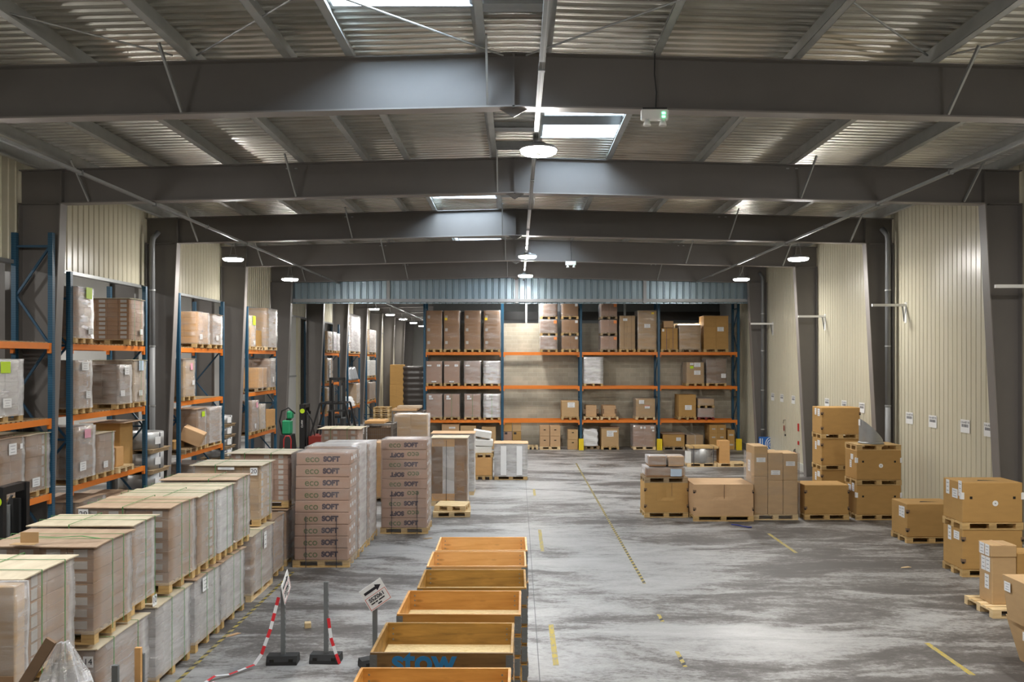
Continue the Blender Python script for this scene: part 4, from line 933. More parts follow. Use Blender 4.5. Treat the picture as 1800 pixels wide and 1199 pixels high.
# ================================================================== kraft boxes along the cream wall
KB = 'kraft boxes on pallets by the cream wall'
def kb(label, plabel, x0, x1, y0, y1, z0, z1, palmat='pallet', **k):
    pallet_thing(plabel, x0, x1, y0, y1, z0, palmat)
    return carton(label, x0 + .01, x1 - .01, y0 + .01, y1 - .01, z0 + .145, z1, group=KB, **k)
kb('dented kraft box under wrapped packages, first of the group in mid-floor', 'pallet under the dented kraft box in mid-floor', 3.41, 4.59, 21.95, 22.75, 0, .93, clips=True, bulge=.035, seam=.25)
kb('widest kraft box with pinched front, second of the mid-floor group', 'widest pallet, under the pinched kraft box', 4.62, 6.20, 21.45, 22.65, 0, .965, mat='card_peach', clips=True, bulge=.05, seam=.02)
kb('kraft box between the tall wrapped cartons and the pallet-topped pair', 'pallet under the kraft box beside the tall wrapped cartons', 7.60, 8.78, 21.65, 22.45, 0, .92, clips=True)
kb('lower kraft box of the pair topped by a spare pallet', 'pallet under the lower box of the pallet-topped pair', 8.96, 10.15, 21.62, 22.42, 0, .915, holes=True, st=[('l', .3, .9, .14, .22, W), ('l', .6, .85, .2, .16, W)])
kb('upper kraft box with round sticker, under the spare pallet', 'pallet under the upper box with round sticker', 8.96, 10.15, 21.62, 22.42, .918, 1.835, holes=True, disc=True, st=[('l', .4, .75, .16, .14, W), ('l', .5, .5, .12, .2, W)])
pallet_thing('spare pallet on top of the box pair, carrying a metal duct piece', 8.98, 10.15, 21.65, 22.45, 1.838, 'pallet')
for k in range(3):
    kb('%s kraft box of the three-high tower by the wall labels' % ('bottom', 'middle', 'top')[k], 'pallet under the %s box of the three-high tower' % ('bottom', 'middle', 'top')[k], 9.10, 10.27, 24.5, 25.3, k * .935, k * .935 + .932, clips=True, st=[('l', .3, .8, .18, .22, W), ('l', .62, .82, .14, .2, W)] if k == 2 else [('l', .3, .82, .2, .16, W), ('l', .6, .7, .12, .24, W)])
kb('single kraft box with slit top standing before the cream wall', 'pallet under the slit-topped kraft box', 8.98, 10.16, 18.88, 19.68, 0, .905, clips=True, flap=True, st=[('l', .25, .72, .16, .26, W), ('l', .42, .72, .12, .24, W)])
kb('lower kraft box of the big pair, paper strips on its end', 'pallet under the lower box of the big pair', 8.67, 9.86, 15.95, 16.70, 0, .915, clips=True, st=[('l', .65, .82, .12, .28, W), ('l', .3, .82, .2, .16, W)])
kb('upper kraft box of the big pair, round sticker and slit top', 'pallet under the upper box of the big pair', 8.67, 9.86, 15.95, 16.70, .918, 1.84, holes=True, disc=True, flap=True, st=[('l', .75, .8, .12, .28, W), ('l', .12, .84, .12, .3, W), ('l', .38, .68, .2, .18, W)])
# wrapped packages lying on the dented box
pallet_thing('pallet lying on the dented kraft box', 3.42, 4.58, 21.95, 22.75, .932, 'pallet_old')
o = load('low film-wrapped package on the dented kraft box', 3.46, 4.5, 22.0, 22.7, 1.08, 1.33, grid=(1, 1, 1), mat='card_brown', pal=0, film='film_heavy', st=[('n', .78, .5, .3, .2, 'label_blue')], rotz=0, name='wrapped_package', cat='package')
load('square wrapped package on top, towards the aisle line', 3.54, 4.02, 22.05, 22.65, 1.36, 1.62, grid=(1, 1, 1), mat='card_brown', pal=0, film='film_heavy', rotz=0, name='wrapped_package', cat='package')
load('square wrapped package on top, towards the wide box', 4.06, 4.5, 22.05, 22.65, 1.36, 1.62, grid=(1, 1, 1), mat='card_peach', pal=0, film='film', rotz=0, name='wrapped_package', cat='package')
# tall wrapped cartons
pallet_thing('pale pallet under the tall wrapped cartons', 6.24, 7.42, 21.62, 22.42, 0, 'pallet_new')
for i, (a, c, zt_, sp) in enumerate(((6.26, 6.62, 1.95, 1.0), (6.63, 7.02, 1.78, .9), (7.03, 7.41, 1.76, .9))):
    nm = ('tallest column', 'middle column', 'column nearest the wall')[i]
    carton('upper brown carton, %s of the tall wrapped cartons' % nm, a, c, 21.64, 22.4, sp + .147, zt_, 'card_tan', st=[('n', .5, (.55, .28, .62)[i], .24, .12, W)] + ([('l', .6, .3, .2, .3, W)] if i == 0 else []), group='tall wrapped cartons')
    carton('lower brown carton, %s of the tall wrapped cartons' % nm, a, c, 21.64, 22.4, .146, sp + .145, 'card_tan', group='tall wrapped cartons')
o = thing('stretch_wrap', 'clear film wound around the tall brown cartons', 'stretch wrap', (6.83, 22.02, 0)); film_shell(o, .60, .40, .05, 1.74, 'film_light', .02, .006, 6, False, 'film')
# two end-to-end pallets with a roll
pallet_thing('pale low pallet on open floor carrying the glassy roll', 6.72, 7.88, 32.3, 33.1, 0, 'pallet_new')
pallet_thing('pale low pallet on open floor, mostly bare, next to the glassy roll', 7.90, 9.06, 32.3, 33.1, 0, 'pallet_new')
o = thing('film_roll', 'big glassy roll of plastic on a low pallet, board strapped on top', 'plastic roll', (7.32, 32.7, .145))
b = MB(); b.lathe([(.10, 0), (.42, 0), (.42, .58), (.10, .58), (.10, 0)], 32); b.build('roll', 'steel_roll', o, True)
film_shell(o, .43, .39, .0, .58, 'film', .005, .004, 4, False)
MB().box(-.52, .62, -.42, .42, .585, .66).build('top_board', 'pallet', o); 
for u in (-.36, .42): strap_ring(o, 'y', u, .4, .42, -.1, .655, 'strap_dark', .02, .012)
carton('small white box beside the glassy roll', 6.68, 6.87, 32.32, 32.62, .146, .60, 'card_white')
carton('upright kraft carton standing on the bare low pallet', 7.98, 8.40, 32.35, 32.8, .146, 1.03, 'card_orange')
# carton pile on a new pallet, near corner
pallet_thing('new pale pallet under a slim carton pile, near corner', 7.78, 8.98, 13.40, 14.25, 0, 'pallet_new')
carton('slim tall kraft carton with paper strips on the new pallet', 7.93, 8.34, 13.68, 14.06, .146, .935, 'card_tan', st=[('l', .3, .82, .12, .24, W), ('l', .65, .82, .12, .24, W), ('l', .38, .45, .12, .24, W)])
carton('small carton with two papers topping the slim carton', 7.91, 8.34, 13.67, 14.06, .937, 1.14, 'card_tan', st=[('l', .28, .5, .12, .19, W), ('l', .68, .5, .14, .19, W)], tape=True)
carton('slim kraft carton beside the papered one on the new pallet', 8.36, 8.80, 13.7, 14.1, .146, 1.0, 'card_kraft')
carton('lower bulging kraft carton at the picture edge, before the new pallet', 7.03, 7.75, 10.95, 11.62, 0, .61, 'card_tan', taper=.36, bulge=.02, st=[('l', .42, .70, .13, .12, W)])
carton('upper bulging kraft carton taped at its edge, before the new pallet', 6.85, 7.60, 10.85, 11.50, .612, 1.22, 'card_tan', taper=.14, bulge=.02, st=[('l', .80, .78, .14, .13, W)], tape=True)
# ================================================================== pallet-collar crates
def crate(label, x0, x1, y0, y1, zt, mats, open_=True, tint='pine'):
    o = thing('wooden_crate', label, 'crate', ((x0 + x1) / 2, (y0 + y1) / 2, 0), R.uniform(-.012, .012), 'open wooden crates in a line')
    hx, hy = (x1 - x0) / 2, (y1 - y0) / 2; n = 8; hh = (zt - .146) / n; t = .022
    add_pallet(o, 2 * hx, 2 * hy, 'pallet_old', 2)
    fb = MB(); fb.box(-hx + .002, hx - .002, -t / 2, t / 2, .002, hh - .004)
    sbm = MB(); sbm.box(-t / 2, t / 2, -hy + t, hy - t, .002, hh - .004)
    hm = cached('hinge', lambda: MB().box(0, .035, -.035, .035, .02, hh - .02).mesh('corner_hinge', 'galv'))
    for k in range(n):
        m = mats[k % len(mats)] if k < n - 1 else mats[-1]
        z = .146 + k * hh; jx = R.uniform(-.012, .012) if k < n - 1 else 0
        c = bpy.data.objects.new('collar', None); COL.objects.link(c); c.parent = o; c.location = (jx, 0, z)
        f = fb.mesh('front_board', m); s = sbm.mesh('side_board', m)
        link('long_board', f, c, (0, -hy + t / 2, 0)); link('long_board', f, c, (0, hy - t / 2, 0)); link('side_board', s, c, (-hx + t / 2, 0, 0)); link('side_board', s, c, (hx - t / 2, 0, 0))
        for sx in (-1, 1):
            for sy in (-1, 1):
                def mk(sx=sx, sy=sy):
                    b = MB(); e = .002; xo = sx * hx; yo = sy * hy
                    b.box(min(xo, xo + sx * e), max(xo, xo + sx * e), min(yo, yo - sy * .09), max(yo, yo - sy * .09), .02, hh - .02)
                    b.box(min(xo, xo - sx * .06), max(xo, xo - sx * .06), min(yo, yo + sy * e), max(yo, yo + sy * e), .02, hh - .02)
                    for q in (.05, .10, .15):
                        b.box(min(xo + sx * .002, xo + sx * .006), max(xo + sx * .002, xo + sx * .006), min(yo - sy * .05, yo - sy * .065), max(yo - sy * .05, yo - sy * .065), q - .007, q + .007)
                        b.box(min(xo - sx * .03, xo - sx * .045), max(xo - sx * .03, xo - sx * .045), min(yo + sy * .002, yo + sy * .005), max(yo + sy * .002, yo + sy * .005), q - .007, q + .007)
                    return b.mesh('corner_hinge', 'galv_dark')
                link('corner_hinge', cached(('hg', sx, sy, round(hx, 3), round(hy, 3), round(hh, 3)), mk), c)
        if k == n - 1:      # bolts inside the visible boards
            for sx in (-1, 1):
                for q in (.05, .10, .15):
                    MB().tube([(sx * (hx - .07), hy - t - .003, q), (sx * (hx - .07), hy - t + .002, q)], .008, 8).build('bolt', 'galv_dark', c)
    MB().box(-hx + t, hx - t, -hy + t, hy - t, .146 + (n - 1) * hh - .012, .146 + (n - 1) * hh + .002).build('chipboard_floor', 'osb', o)
    return o, hx, hy, hh
ZC = 1.785
crs = [('sixth open crate along, nearest the far printed cartons', -1.06, .13, 10.55, 11.35, ['pine_dark', 'pine_light']),
       ('fifth open crate along, pale new pine with two knots', -1.08, .11, 9.74, 10.50, ['pine', 'pine_light']),
       ('fourth open crate along, stained grubby boards', -1.08, .10, 8.82, 9.60, ['pine_dark', 'pine_worn']),
       ('third open crate along, orange pine with forked dark knot', -1.16, .04, 7.90, 8.72, ['pine_worn', 'pine_dark', 'pine']),
       ('second open crate along, blue stencilled word on its front', -1.23, -.03, 6.86, 7.66, ['pine', 'pine_worn']),
       ('first open crate along, cut by the bottom edge of the photo', -1.25, -.05, 5.74, 6.54, ['pine_dark', 'pine'])]
for i, (lb, x0, x1, y0, y1, mt) in enumerate(crs):
    o, hx, hy, hh = crate(lb, x0, x1, y0, y1, ZC, mt)
    if i == 4:
        top = [c for c in o.children if c.name.startswith('collar')][-1]
        for c in top.children:
            if c.name.startswith('long_board') and c.location.y < 0:
                c.data = c.data.copy(); c.data.materials.clear(); c.data.materials.append(MAT['pine_dark'])
                text(c, 'stow', .27, 'ink_blue', (-.15, -.0125, hh * .61), 'n', 'stencilled_word', .008)

# ================================================================== lamps
def lamp(label, x, y, z, ztop, group):
    o = thing('high_bay_lamp', label, 'lamp', (x, y, z), 0, group)
    b = MB(); b.lathe([(.0, .115), (.11, .11), (.12, .06), (.27, .045), (.295, .02), (.295, 0), (.28, -.004)], 28); b.build('housing', 'grey_plastic', o, True)
    b = MB(); b.lathe([(.282, -.003), (.272, -.04), (.24, -.058), (.075, -.06)], 28); b.build('diffuser', 'lamp_glow', o, True)
    b = MB(); b.lathe([(.074, -.056), (.05, -.066), (0, -.068)], 20); b.build('sensor_hub', 'white_paint', o, True)
    b = MB(); b.tube([(-.08, 0, .11), (-.03, 0, ztop - z)], .006, 6); b.build('suspension_wire', 'galv', o); b = MB(); b.tube([(.08, 0, .11), (.03, 0, ztop - z)], .006, 6); b.build('suspension_wire', 'galv', o)
    return o
GL = 'round LED lamps hanging in three lines'
ZT = H + 3.36
lamp('big round glowing lamp below the second steel frame, over the crates aisle', .335, 12.8, H + 3.27, ZT + .06, GL)
lamp('small round glowing lamp over the middle of the hall', .33, 26.1, H + 3.29, ZT + .06, GL)
lamp('tiny round glowing lamp just above the ribbed sheeting', .33, 32.1, H + 3.29, ZT + .06, GL)
lamp('round glowing lamp before the third column on the racking side', -8.18, 23.6, H + 2.9, ZT - .02, GL)
lamp('round glowing lamp before the fourth column on the racking side', -8.18, 29.5, H + 2.9, ZT - .02, GL)
lamp('round glowing lamp before the third column on the cream wall side', 8.1, 23.6, H + 2.91, ZT - .02, GL)
lamp('round glowing lamp before the fourth column on the cream wall side', 8.1, 29.6, H + 2.91, ZT - .02, GL)
for i, y in enumerate((46.9, 52.8, 58.7, 64.6, 70.5)):
    lamp('%s round glowing lamp in the line beyond the ribbed sheeting' % ORD[i], -8.18, y, H + 2.9, ZT - .02, GL)
for (x, y) in ((.33, 6.4), (.33, .2), (-8.18, 11.7), (-8.18, 5.8), (8.1, 11.7), (8.1, 5.8), (.33, 38.05), (.33, 48), (.33, 56), (.33, 64)):  # unseen lamps; those beyond the block wall are added to light the far columns
    lamp('unseen round lamp of the same lines, lighting the hall', x, y, H + (3.27 if abs(x) < 1 else 2.9), ZT, 'round LED lamps outside the photographed part')  # the one over the camera is added to brighten the crates
for (x, y) in ((-15, 12), (-15, 20), (-15, 28), (-15, 36), (-15, 46), (-15, 58)): lamp('unseen round lamp added to light the neighbouring hall', x, y, 7.4, 8.0, 'round LED lamps outside the photographed part')  # unseen lamps added to brighten the background behind the racking
# ---- cable trays
def tray(label, x, z, y0, y1):
    o = thing('cable_tray', label, 'cable tray', (x, y0, z)); L = y1 - y0
    for s in (-1, 1): MB().box(s * .032 - .003, s * .032 + .003, 0, L, -.025, .025).build('side_rail', 'galv', o)
    b = MB(); n = int(L / .5)
    b.box(-.032, .032, 0, L, -.025, -.022)
    b.build('tray_bottom', 'galv_dark', o)
    b = MB(); b.tube([(.01, 0, -.015), (.01, L, -.015)], .012, 6); b.build('cable', 'grey_plastic', o)
    b = MB()
    for i in range(int(L / 3)):
        b = MB(); b.box(-.04, .04, i * 3 + .7, i * 3 + .76, -.04, .05); b.build('clamp', 'galv_dark', o)
tray('galvanised cable tray running down the middle under the ridge', .29, H + 3.46, 3, 35.6)
tray('galvanised cable tray above the racking side lamps', -7.85, H + 3.355, 8, 75)
tray('galvanised cable tray above the lamps along the cream wall', 7.8, H + 3.37, 8, 35.6)
# ---- emergency lights
def emergency(label, x, y, z, zt):
    o = thing('emergency_light', label, 'emergency light', (x, y, z))
    MB().cbox(-.19, .19, -.07, .03, -.05, .10, .015).build('casing', 'white_paint', o); MB().box(-.17, .17, -.05, .03, .10, .125).build('mounting_bar', 'black_plastic', o)
    for s in (-1, 1):
        b = MB(); b.lathe([(.0, .02), (.03, .02), (.055, -.06), (.05, -.065), (0, -.05)], 16, 0, (s * .11, -.06, -.07)); b.build('lamp_head', 'paper_white', o, True)
    MB().box(.10, .14, -.078, -.068, -.02, .0).build('status_light', 'led_green', o); MB().box(.10, .14, -.078, -.068, .03, .05).build('status_light', 'led_green', o)
    b = MB(); b.tube([(.02, .0, .125), (.03, .0, .35), (.0, -.02, .6), (.01, 0, zt - z)], .010, 6); b.build('cable', 'black_plastic', o)
emergency('white twin-head emergency light hung from the nearest steel frame', X(1150, 11.5), 11.5, H + 3.40, 8.55)
emergency('white twin-head emergency light on the fourth steel frame, over the rack', X(1003, 29.5), 29.5, H + 3.44, 8.5)
o = thing('tube_lamp', 'long bright tube lamp on top of the block wall behind the dark load', 'lamp', (8.35, 39.80, 5.90)); MB().box(-.55, .55, -.0, .04, -.03, .05).build('holder', 'white_paint', o); b = MB(); b.tube([(-.53, -.025, .01), (.53, -.025, .01)], .024, 10); b.build('tube', 'tube_glow', o, True)
# ---- downpipes
def downpipe(label, x, y, ztop, light=None, sg=1):
    o = thing('downpipe', label, 'downpipe', (x, y, 0)); b = MB(); b.tube([(0, 0, .0), (0, 0, ztop - .35), (-.02 * sg, 0, ztop - .2), (-.12 * sg, .12, ztop)], .075, 14); b.build('pipe', 'pipe_grey', o, True)
    if light: b = MB(); b.tube([(0, 0, 0), (0, 0, light)], .078, 14); b.build('lower_pipe', 'pipe_light', o, True)
    for z in (1.2, 2.9, 4.6, 6.2):
        b = MB(); b.tube([(0, 0, z), (0, 0, z + .04)], .088, 14); b.build('pipe_clip', 'galv', o)
downpipe('grey downpipe on the third column by the cream wall', 10.60, 23.42, 8.0, 2.9)
downpipe('grey downpipe on the fifth column by the cream wall', 10.62, 35.42, 8.0)
downpipe('grey downpipe on the third column behind the racking', -10.42, 23.40, 7.9, 4.6, -1)
# ---- wall arms
for y, nm in ((17.0, 'second'), (22.9, 'third'), (28.9, 'fourth'), (34.8, 'fifth')):
    o = thing('wall_arm', 'white horizontal bracket arm on the cream wall before the %s column' % nm, 'bracket', (WR, y, 5.76), 0, 'white bracket arms on the cream wall')
    MB().box(-.95, 0, -.03, .03, -.035, .035).build('arm', 'white_paint', o); MB().bar((-.10, 0, -.03), (0, 0.1, -.45), .03, .03).build('stay', 'galv_dark', o); MB().box(-.015, 0, -.06, .06, -.5, .08).build('wall_plate', 'white_paint', o)
# ---- bay signs with bar codes
def bay_sign(label, y, z, txt):
    o = thing('bay_sign', label, 'sign', (WR - .012, y, z), 0, 'white bar-code signs on the cream wall')
    MB().box(-.006, 0, -.20, .20, -.16, .16).build('plate', 'paper_white', o)
    text(o, txt, .075, 'ink_grey', (-.008, 0, .095), 'l', 'lettering', .001)
    b = MB(); rr = random.Random(int(y * 10)); u = -.15
    while u < .15:
        w = rr.choice((.004, .008, .012)); b.box(-.008, -.0065, -u - w, -u, -.02, .05); u += w + rr.choice((.005, .009))
    b.build('bar_code', 'ink_grey', o)
for i, (y, t_) in enumerate(((18.85, '11A-A07 11'), (19.85, '11A-A07 10'), (21.4, '11A-A07 05'), (22.67, '11A-A07 04'))):
    bay_sign('white bar-code sign on the cream wall, %s before the downpipe' % ('fourth', 'third', 'second', 'first')[i], y, 2.62, t_)
for i, y in enumerate((25.8, 27.2, 28.7)): bay_sign('white bar-code sign above the three-high box tower, %s' % ('beside its edge', 'over its middle', 'over its far end')[i], y, 2.72, '11A-A08 0%d' % (i + 2))
for i, y in enumerate((32.2, 33.6, 34.8)): bay_sign('small white bar-code sign far along the cream wall, %s' % ('above the red notice', 'in the middle of three', 'by the dark pipe')[i], y, 2.66, '11A-A09 0%d' % (i + 1))
# ---- fire point, door hardware, blue sign
o = thing('fire_extinguisher', 'red fire extinguisher with black hose hung low on the cream wall', 'fire extinguisher', (WR - .12, 31.8, .12))
b = MB(); b.lathe([(0, 0), (.08, 0), (.085, .03), (.085, .42), (.06, .50), (.03, .53), (0, .53)], 20); b.build('cylinder', 'bright_red', o, True); b = MB(); b.tube([(0, 0, .53), (0, 0, .60), (-.02, -.08, .62)], .02, 8); b.build('valve', 'black_plastic', o)
b = MB(); b.tube([(0, 0, .58), (0, -.12, .66), (0, -.20, .45), (0, -.16, .1), (0, -.14, -.05)], .014, 8); b.build('hose', 'black_rubber', o, True)
for z, h_, lb in ((1.62, .30, 'red vertical fire notice above the call point'), (1.02, .14, 'small red call point box on the cream wall')):
    q = MB().cbox(-.03, 0, -.05, .05, -h_ / 2, h_ / 2, .005).build('fire_notice' if h_ > .2 else 'fire_call_point', 'bright_red'); q.location = (WR - .012, 31.6, z); tag(q, lb, 'fire notice' if h_ > .2 else 'call point')
o = thing('door_handle_set', 'dark handle with a red flag hanging on the cream wall panel', 'handle', (WR - .02, 33.1, 1.55))
b = MB(); b.tube([(0, 0, .25), (-.06, .06, .24), (-.06, .12, .1)], .012, 6); b.build('lever', 'black_plastic', o); MB().box(-.05, -.03, .05, .13, -.2, .02).build('red_flag', 'red_paint', o); MB().box(-.04, 0, -.03, .03, -.4, -.33).build('latch', 'black_plastic', o)
o = thing('blue_sign', 'blue square sign with white curved stripes by the cream wall foot', 'sign', (10.72, 35.2, .30))
MB().box(-.34, .26, -.012, .012, -.3, .62).build('panel', 'blue_sign', o)
for (r, cx, w) in ((.20, .06, .03), (.29, .06, .03), (.11, .06, .025)):
    b = MB(); pts = []
    for k in range(11):
        a = PI / 2 + PI * k / 10; pts.append((cx + .12 + r * math.cos(a) * .8, -.014, .28 + r * math.sin(a) * 1.1))
    for k in range(10): b.bar(pts[k], pts[k + 1], w, .004, up=(0, 1, 0)) 
    b.build('curved_stripe', 'white_paint', o)
MB().box(-.30, -.26, -.016, -.012, -.2, .55).build('upright_stripe', 'white_paint', o); MB().box(-.20, -.17, -.016, -.012, -.2, .55).build('upright_stripe', 'white_paint', o)
# ---- metal duct piece on the spare pallet
o = thing('duct_piece', 'galvanised slant-cut duct piece on the spare pallet', 'duct piece', (9.52, 22.05, 1.985))
b = MB(); n = 28; vs = []; fs = []
for k in range(n):
    a = 2 * PI * k / n; x, y = .30 * math.cos(a), .30 * math.sin(a); vs += [(x, y, .0), (x, y, .06 + .60 * (.5 - x / .60))]
for k in range(n): fs.append((2 * k, 2 * ((k + 1) % n), 2 * ((k + 1) % n) + 1, 2 * k + 1))
b.add(vs, fs); b.build('cut_tube', 'galv', o, True); b = MB(); b.lathe([(.30, .0), (.325, .0), (.325, .03), (.30, .05)], 28); b.build('collar_ring', 'galv', o, True)
sticker(o, 'l', (-.305, 0, .56), .12, .16)

# ---- coils behind the racks
def coil_stack(label, x, y, r, n, hz, bd=.12):
    for k in range(n):
        o = thing('steel_coil', '%s %s' % (ORD[k] if k < n - 1 else 'topmost', label), 'steel coil', (x, y, k * (hz + bd)), 0, label)
        q = MB()
        q.box(-r, r, -r, r, bd - .03, bd - .005)
        for u in (-.8, 0, .8): q.box(u * r - .06, u * r + .06, -r, r, 0, bd - .03)
        q.build('wooden_base', 'pallet_old', o)
        b = MB(); b.lathe([(r * .55, bd), (r, bd), (r, bd + hz), (r * .55, bd + hz), (r * .55, bd)], 26); b.build('coil', 'steel_roll', o, True)
        for a in (-.9, -.2, .5):
            b = MB(); c, s = math.cos(a), math.sin(a); b.bar((r * 1.005 * c, r * 1.005 * s, bd), (r * 1.005 * c, r * 1.005 * s, bd + hz), .03, .006, up=(c, s, 0)); b.build('band', 'strap_dark', o)
        if k: 
            lb = sticker(o, 'r', (.0, 0, 0), .2, .2); a = -.35; lb.location = (r * 1.012 * math.cos(a), r * 1.012 * math.sin(a), bd + hz * .5); lb.rotation_euler = (0, 0, a)
coil_stack('banded steel coil between the second and third rack bays', -10.42, 22.70, .58, 4, .44)
coil_stack('grey steel tray coil behind the tilted carton bay', -10.45, 28.65, .46, 6, .28, .10)

# ================================================================== floor markings
def flat(name, label, pts, mat='marking_yellow', grp='worn floor lines'):
    b = MB()
    for (x0, x1, y0, y1) in pts: b.box(x0, x1, y0, y1, .0005, .002)
    return sb(tag(b.build(name, mat), label, 'floor marking', grp))
def hazard(label, x, y0, y1, w=.06, per=.22):
    o = bpy.data.objects.new('floor_line', None); COL.objects.link(o); tag(o, label, 'floor marking', 'hazard tape lines'); sb(o)
    MB().box(x - w / 2, x + w / 2, y0, y1, .0005, .002).build('tape', 'marking_yellow', o)
    b = MB(); y = y0 + .03
    while y < y1 - .14:
        b.add([(x - w / 2, y, .003), (x + w / 2, y + .05, .003), (x + w / 2, y + .05 + per * .42, .003), (x - w / 2, y + per * .42, .003)], [(0, 1, 2, 3)]); y += per
    b.build('black_stripes', 'marking_black', o)
hazard('black and yellow hazard line along the foot of the pallet row', -4.47, 9.5, 16.35)
hazard('long black and yellow hazard line down the open floor', 2.41, 15.5, 33.5)
hazard('short scrap of hazard line past the end of the long one', 2.35, 13.25, 13.62); hazard('short piece of hazard line at the bottom of the open floor', 2.32, 11.3, 11.9)
for (x, a, c, lb) in ((.54, 11.35, 13.1, 'worn yellow dash beside the crates'), (.56, 18.1, 20.4, 'faint yellow dash beyond the crates'), (.55, 25.5, 26.8, 'tiny yellow dash far down the floor'), (6.12, 17.95, 19.95, 'worn yellow dash before the kraft boxes'), (6.12, 11.0, 12.25, 'bright yellow dash near the picture corner')):
    flat('floor_dash', lb, [(x - .04, x + .04, a, c)])
# ================================================================== sign posts, tape and bits on the floor
def post(label, x, y, sign, ang, zt=1.10, hasign=True, base_rot=0.0, sz=None):
    o = thing('sign_post', label, 'sign post', (x, y, 0), base_rot, 'weighted sign posts')
    b = MB(); b.prism([(-.11, 0), (.11, 0), (.11, .05), (.08, .12), (-.08, .12), (-.11, .05)], 0, -.21, .21); bs = b.build('rubber_base', 'black_rubber', o)
    for s in (-1, 1): MB().box(s * .13 - .03, s * .13 + .03, -.118, -.08, .05, .09).build('grip_slot', 'dark_hole', bs)
    p = MB().box(-.03, .03, -.02, .02, .11, zt).build('post', 'galv_dark', o)
    h = MB()
    for i in range(int((zt - .3) / .08)): h.box(.0295, .031, -.006, .006, .2 + i * .08, .235 + i * .08)
    h.build('perforations', 'dark_hole', p)
    if hasign:
        s = bpy.data.objects.new('sign_plate', None); COL.objects.link(s); s.parent = o; s.location = (.04 * math.sin(ang), -.04 * math.cos(ang), sz or zt + .03); s.rotation_euler = (0, 0, ang)
        e = .17; pl = MB(); pl.prism([(-e * .86, -e), (-e * .86, e * .86), (e * .86, e), (e, -e * .7)][::-1], 1, -.004, .004)
        pl2 = MB().box(-e, e, -.004, .004, -e, e).build('plate', 'white_paint', s); pl2.rotation_euler = (0, -.52, 0)
        bd = MB()
        for (a, b_, c, d) in ((-e + .012, e - .012, -e + .012, -e + .018), (-e + .012, e - .012, .02, .026), (-e + .012, -e + .018, -e + .012, .026), (e - .018, e - .012, -e + .012, .026)): bd.box(a, b_, -.0055, -.0045, c, d)
        bd.build('red_border', 'ink_red', pl2)
        ar = MB(); ar.add([(-.13, -.006, .07), (.05, -.006, .07), (.05, -.006, .04), (.13, -.006, .09), (.05, -.006, .14), (.05, -.006, .11), (-.13, -.006, .11)], [(0, 1, 2, 3, 4, 5, 6)]); ar.build('arrow', 'ink_black', pl2)
        text(pl2, 'SSZ061', .078, 'ink_black', (0, -.0065, -.03), 'n', 'lettering', .002)
        pr = MB()
        for (u, zz, ww) in ((-.085, -.085, .03), (-.03, -.085, .018), (.05, -.085, .045), (.0, -.125, .03)): pr.box(u - ww, u + ww, -.0068, -.0045, zz - .009, zz + .009)
        pr.build('small_print', 'ink_black', pl2)
    return o
post('sign post with edge-on diamond sign, tape tied to it', -3.27, 11.45, True, 1.52, 1.10, sz=1.06, base_rot=.04)
post('bare grey post without sign, in the middle of the three', -2.68, 11.5, False, 0, 1.12, False, base_rot=-.04)
post('sign post with arrow sign SSZ061 beside the open crates', -1.97, 11.35, True, -.10, 1.0, sz=.99, base_rot=.5)
def ribbon(name, label, pts, w=.045):
    o = thing(name, label, 'barrier tape', pts[0], 0, 'red and white barrier tape'); p0 = Vector(pts[0])
    fine = []
    for i in range(len(pts) - 1):
        a, c = Vector(pts[i]), Vector(pts[i + 1]); n = max(1, int((c - a).length / .10))
        for k in range(n): fine.append(a + (c - a) * k / n)
    fine.append(Vector(pts[-1]))
    m = [MB(), MB()]
    for i in range(len(fine) - 1):
        a, c = fine[i] - p0, fine[i + 1] - p0; d = (c - a).normalized()
        m[i % 2].bar(a, c, w if abs(d.z) < .5 else w, .003, up=(0, 1, .2) if abs(d.z) > .5 else (0, 0, 1))
    m[0].build('red_bands', 'tape_red', o); m[1].build('white_bands', 'tape_white', o)
ribbon('barrier_tape', 'red and white tape trailing from the diamond sign post to the floor', [(-3.32, 11.40, .93), (-3.42, 11.36, .5), (-3.52, 11.28, .18), (-3.60, 11.22, .06), (-3.85, 10.95, .03), (-4.0, 10.85, .05), (-4.1, 10.6, .02), (-3.95, 10.7, .03), (-4.15, 10.4, .01)])
ribbon('barrier_tape', 'red and white tape hanging from the bare grey post', [(-2.64, 11.46, .62), (-2.60, 11.44, .35), (-2.52, 11.40, .14), (-2.46, 11.36, .02)])
b = MB(); b.cbox(-.05, .05, -.05, .05, 0, .09, .008); q = b.build('wood_block', 'pallet_new'); q.location = (X(541, 12.95), 12.95, 0); q.rotation_euler = (0, 0, .3); tag(q, 'small square wood block lying alone on the concrete', 'wood block')
for (x, y, a, lb, m) in ((X(750, 19.3), 19.4, .3, 'torn brown cardboard scrap on the floor by the crates', 'card_tan'), (X(408, 12.6), 12.6, .8, 'small tan paper scrap near the hazard line', 'card_peach'), (X(1595, 16.6), 16.7, .2, 'pale splinter lying on the floor before the big box pair', 'pallet_new')):
    b = MB(); b.add([(-.12, -.03, .004), (.0, -.05, .012), (.14, -.02, .004), (.10, .04, .01), (-.06, .03, .004)], [(0, 1, 2, 3, 4)]); b.add([(-.12, -.03, .001), (.0, -.05, .001), (.14, -.02, .001), (.10, .04, .001), (-.06, .03, .001)], [(4, 3, 2, 1, 0)])
    q = b.build('paper_scrap', m); q.location = (x, y, 0); q.rotation_euler = (0, 0, a); tag(q, lb, 'scrap')
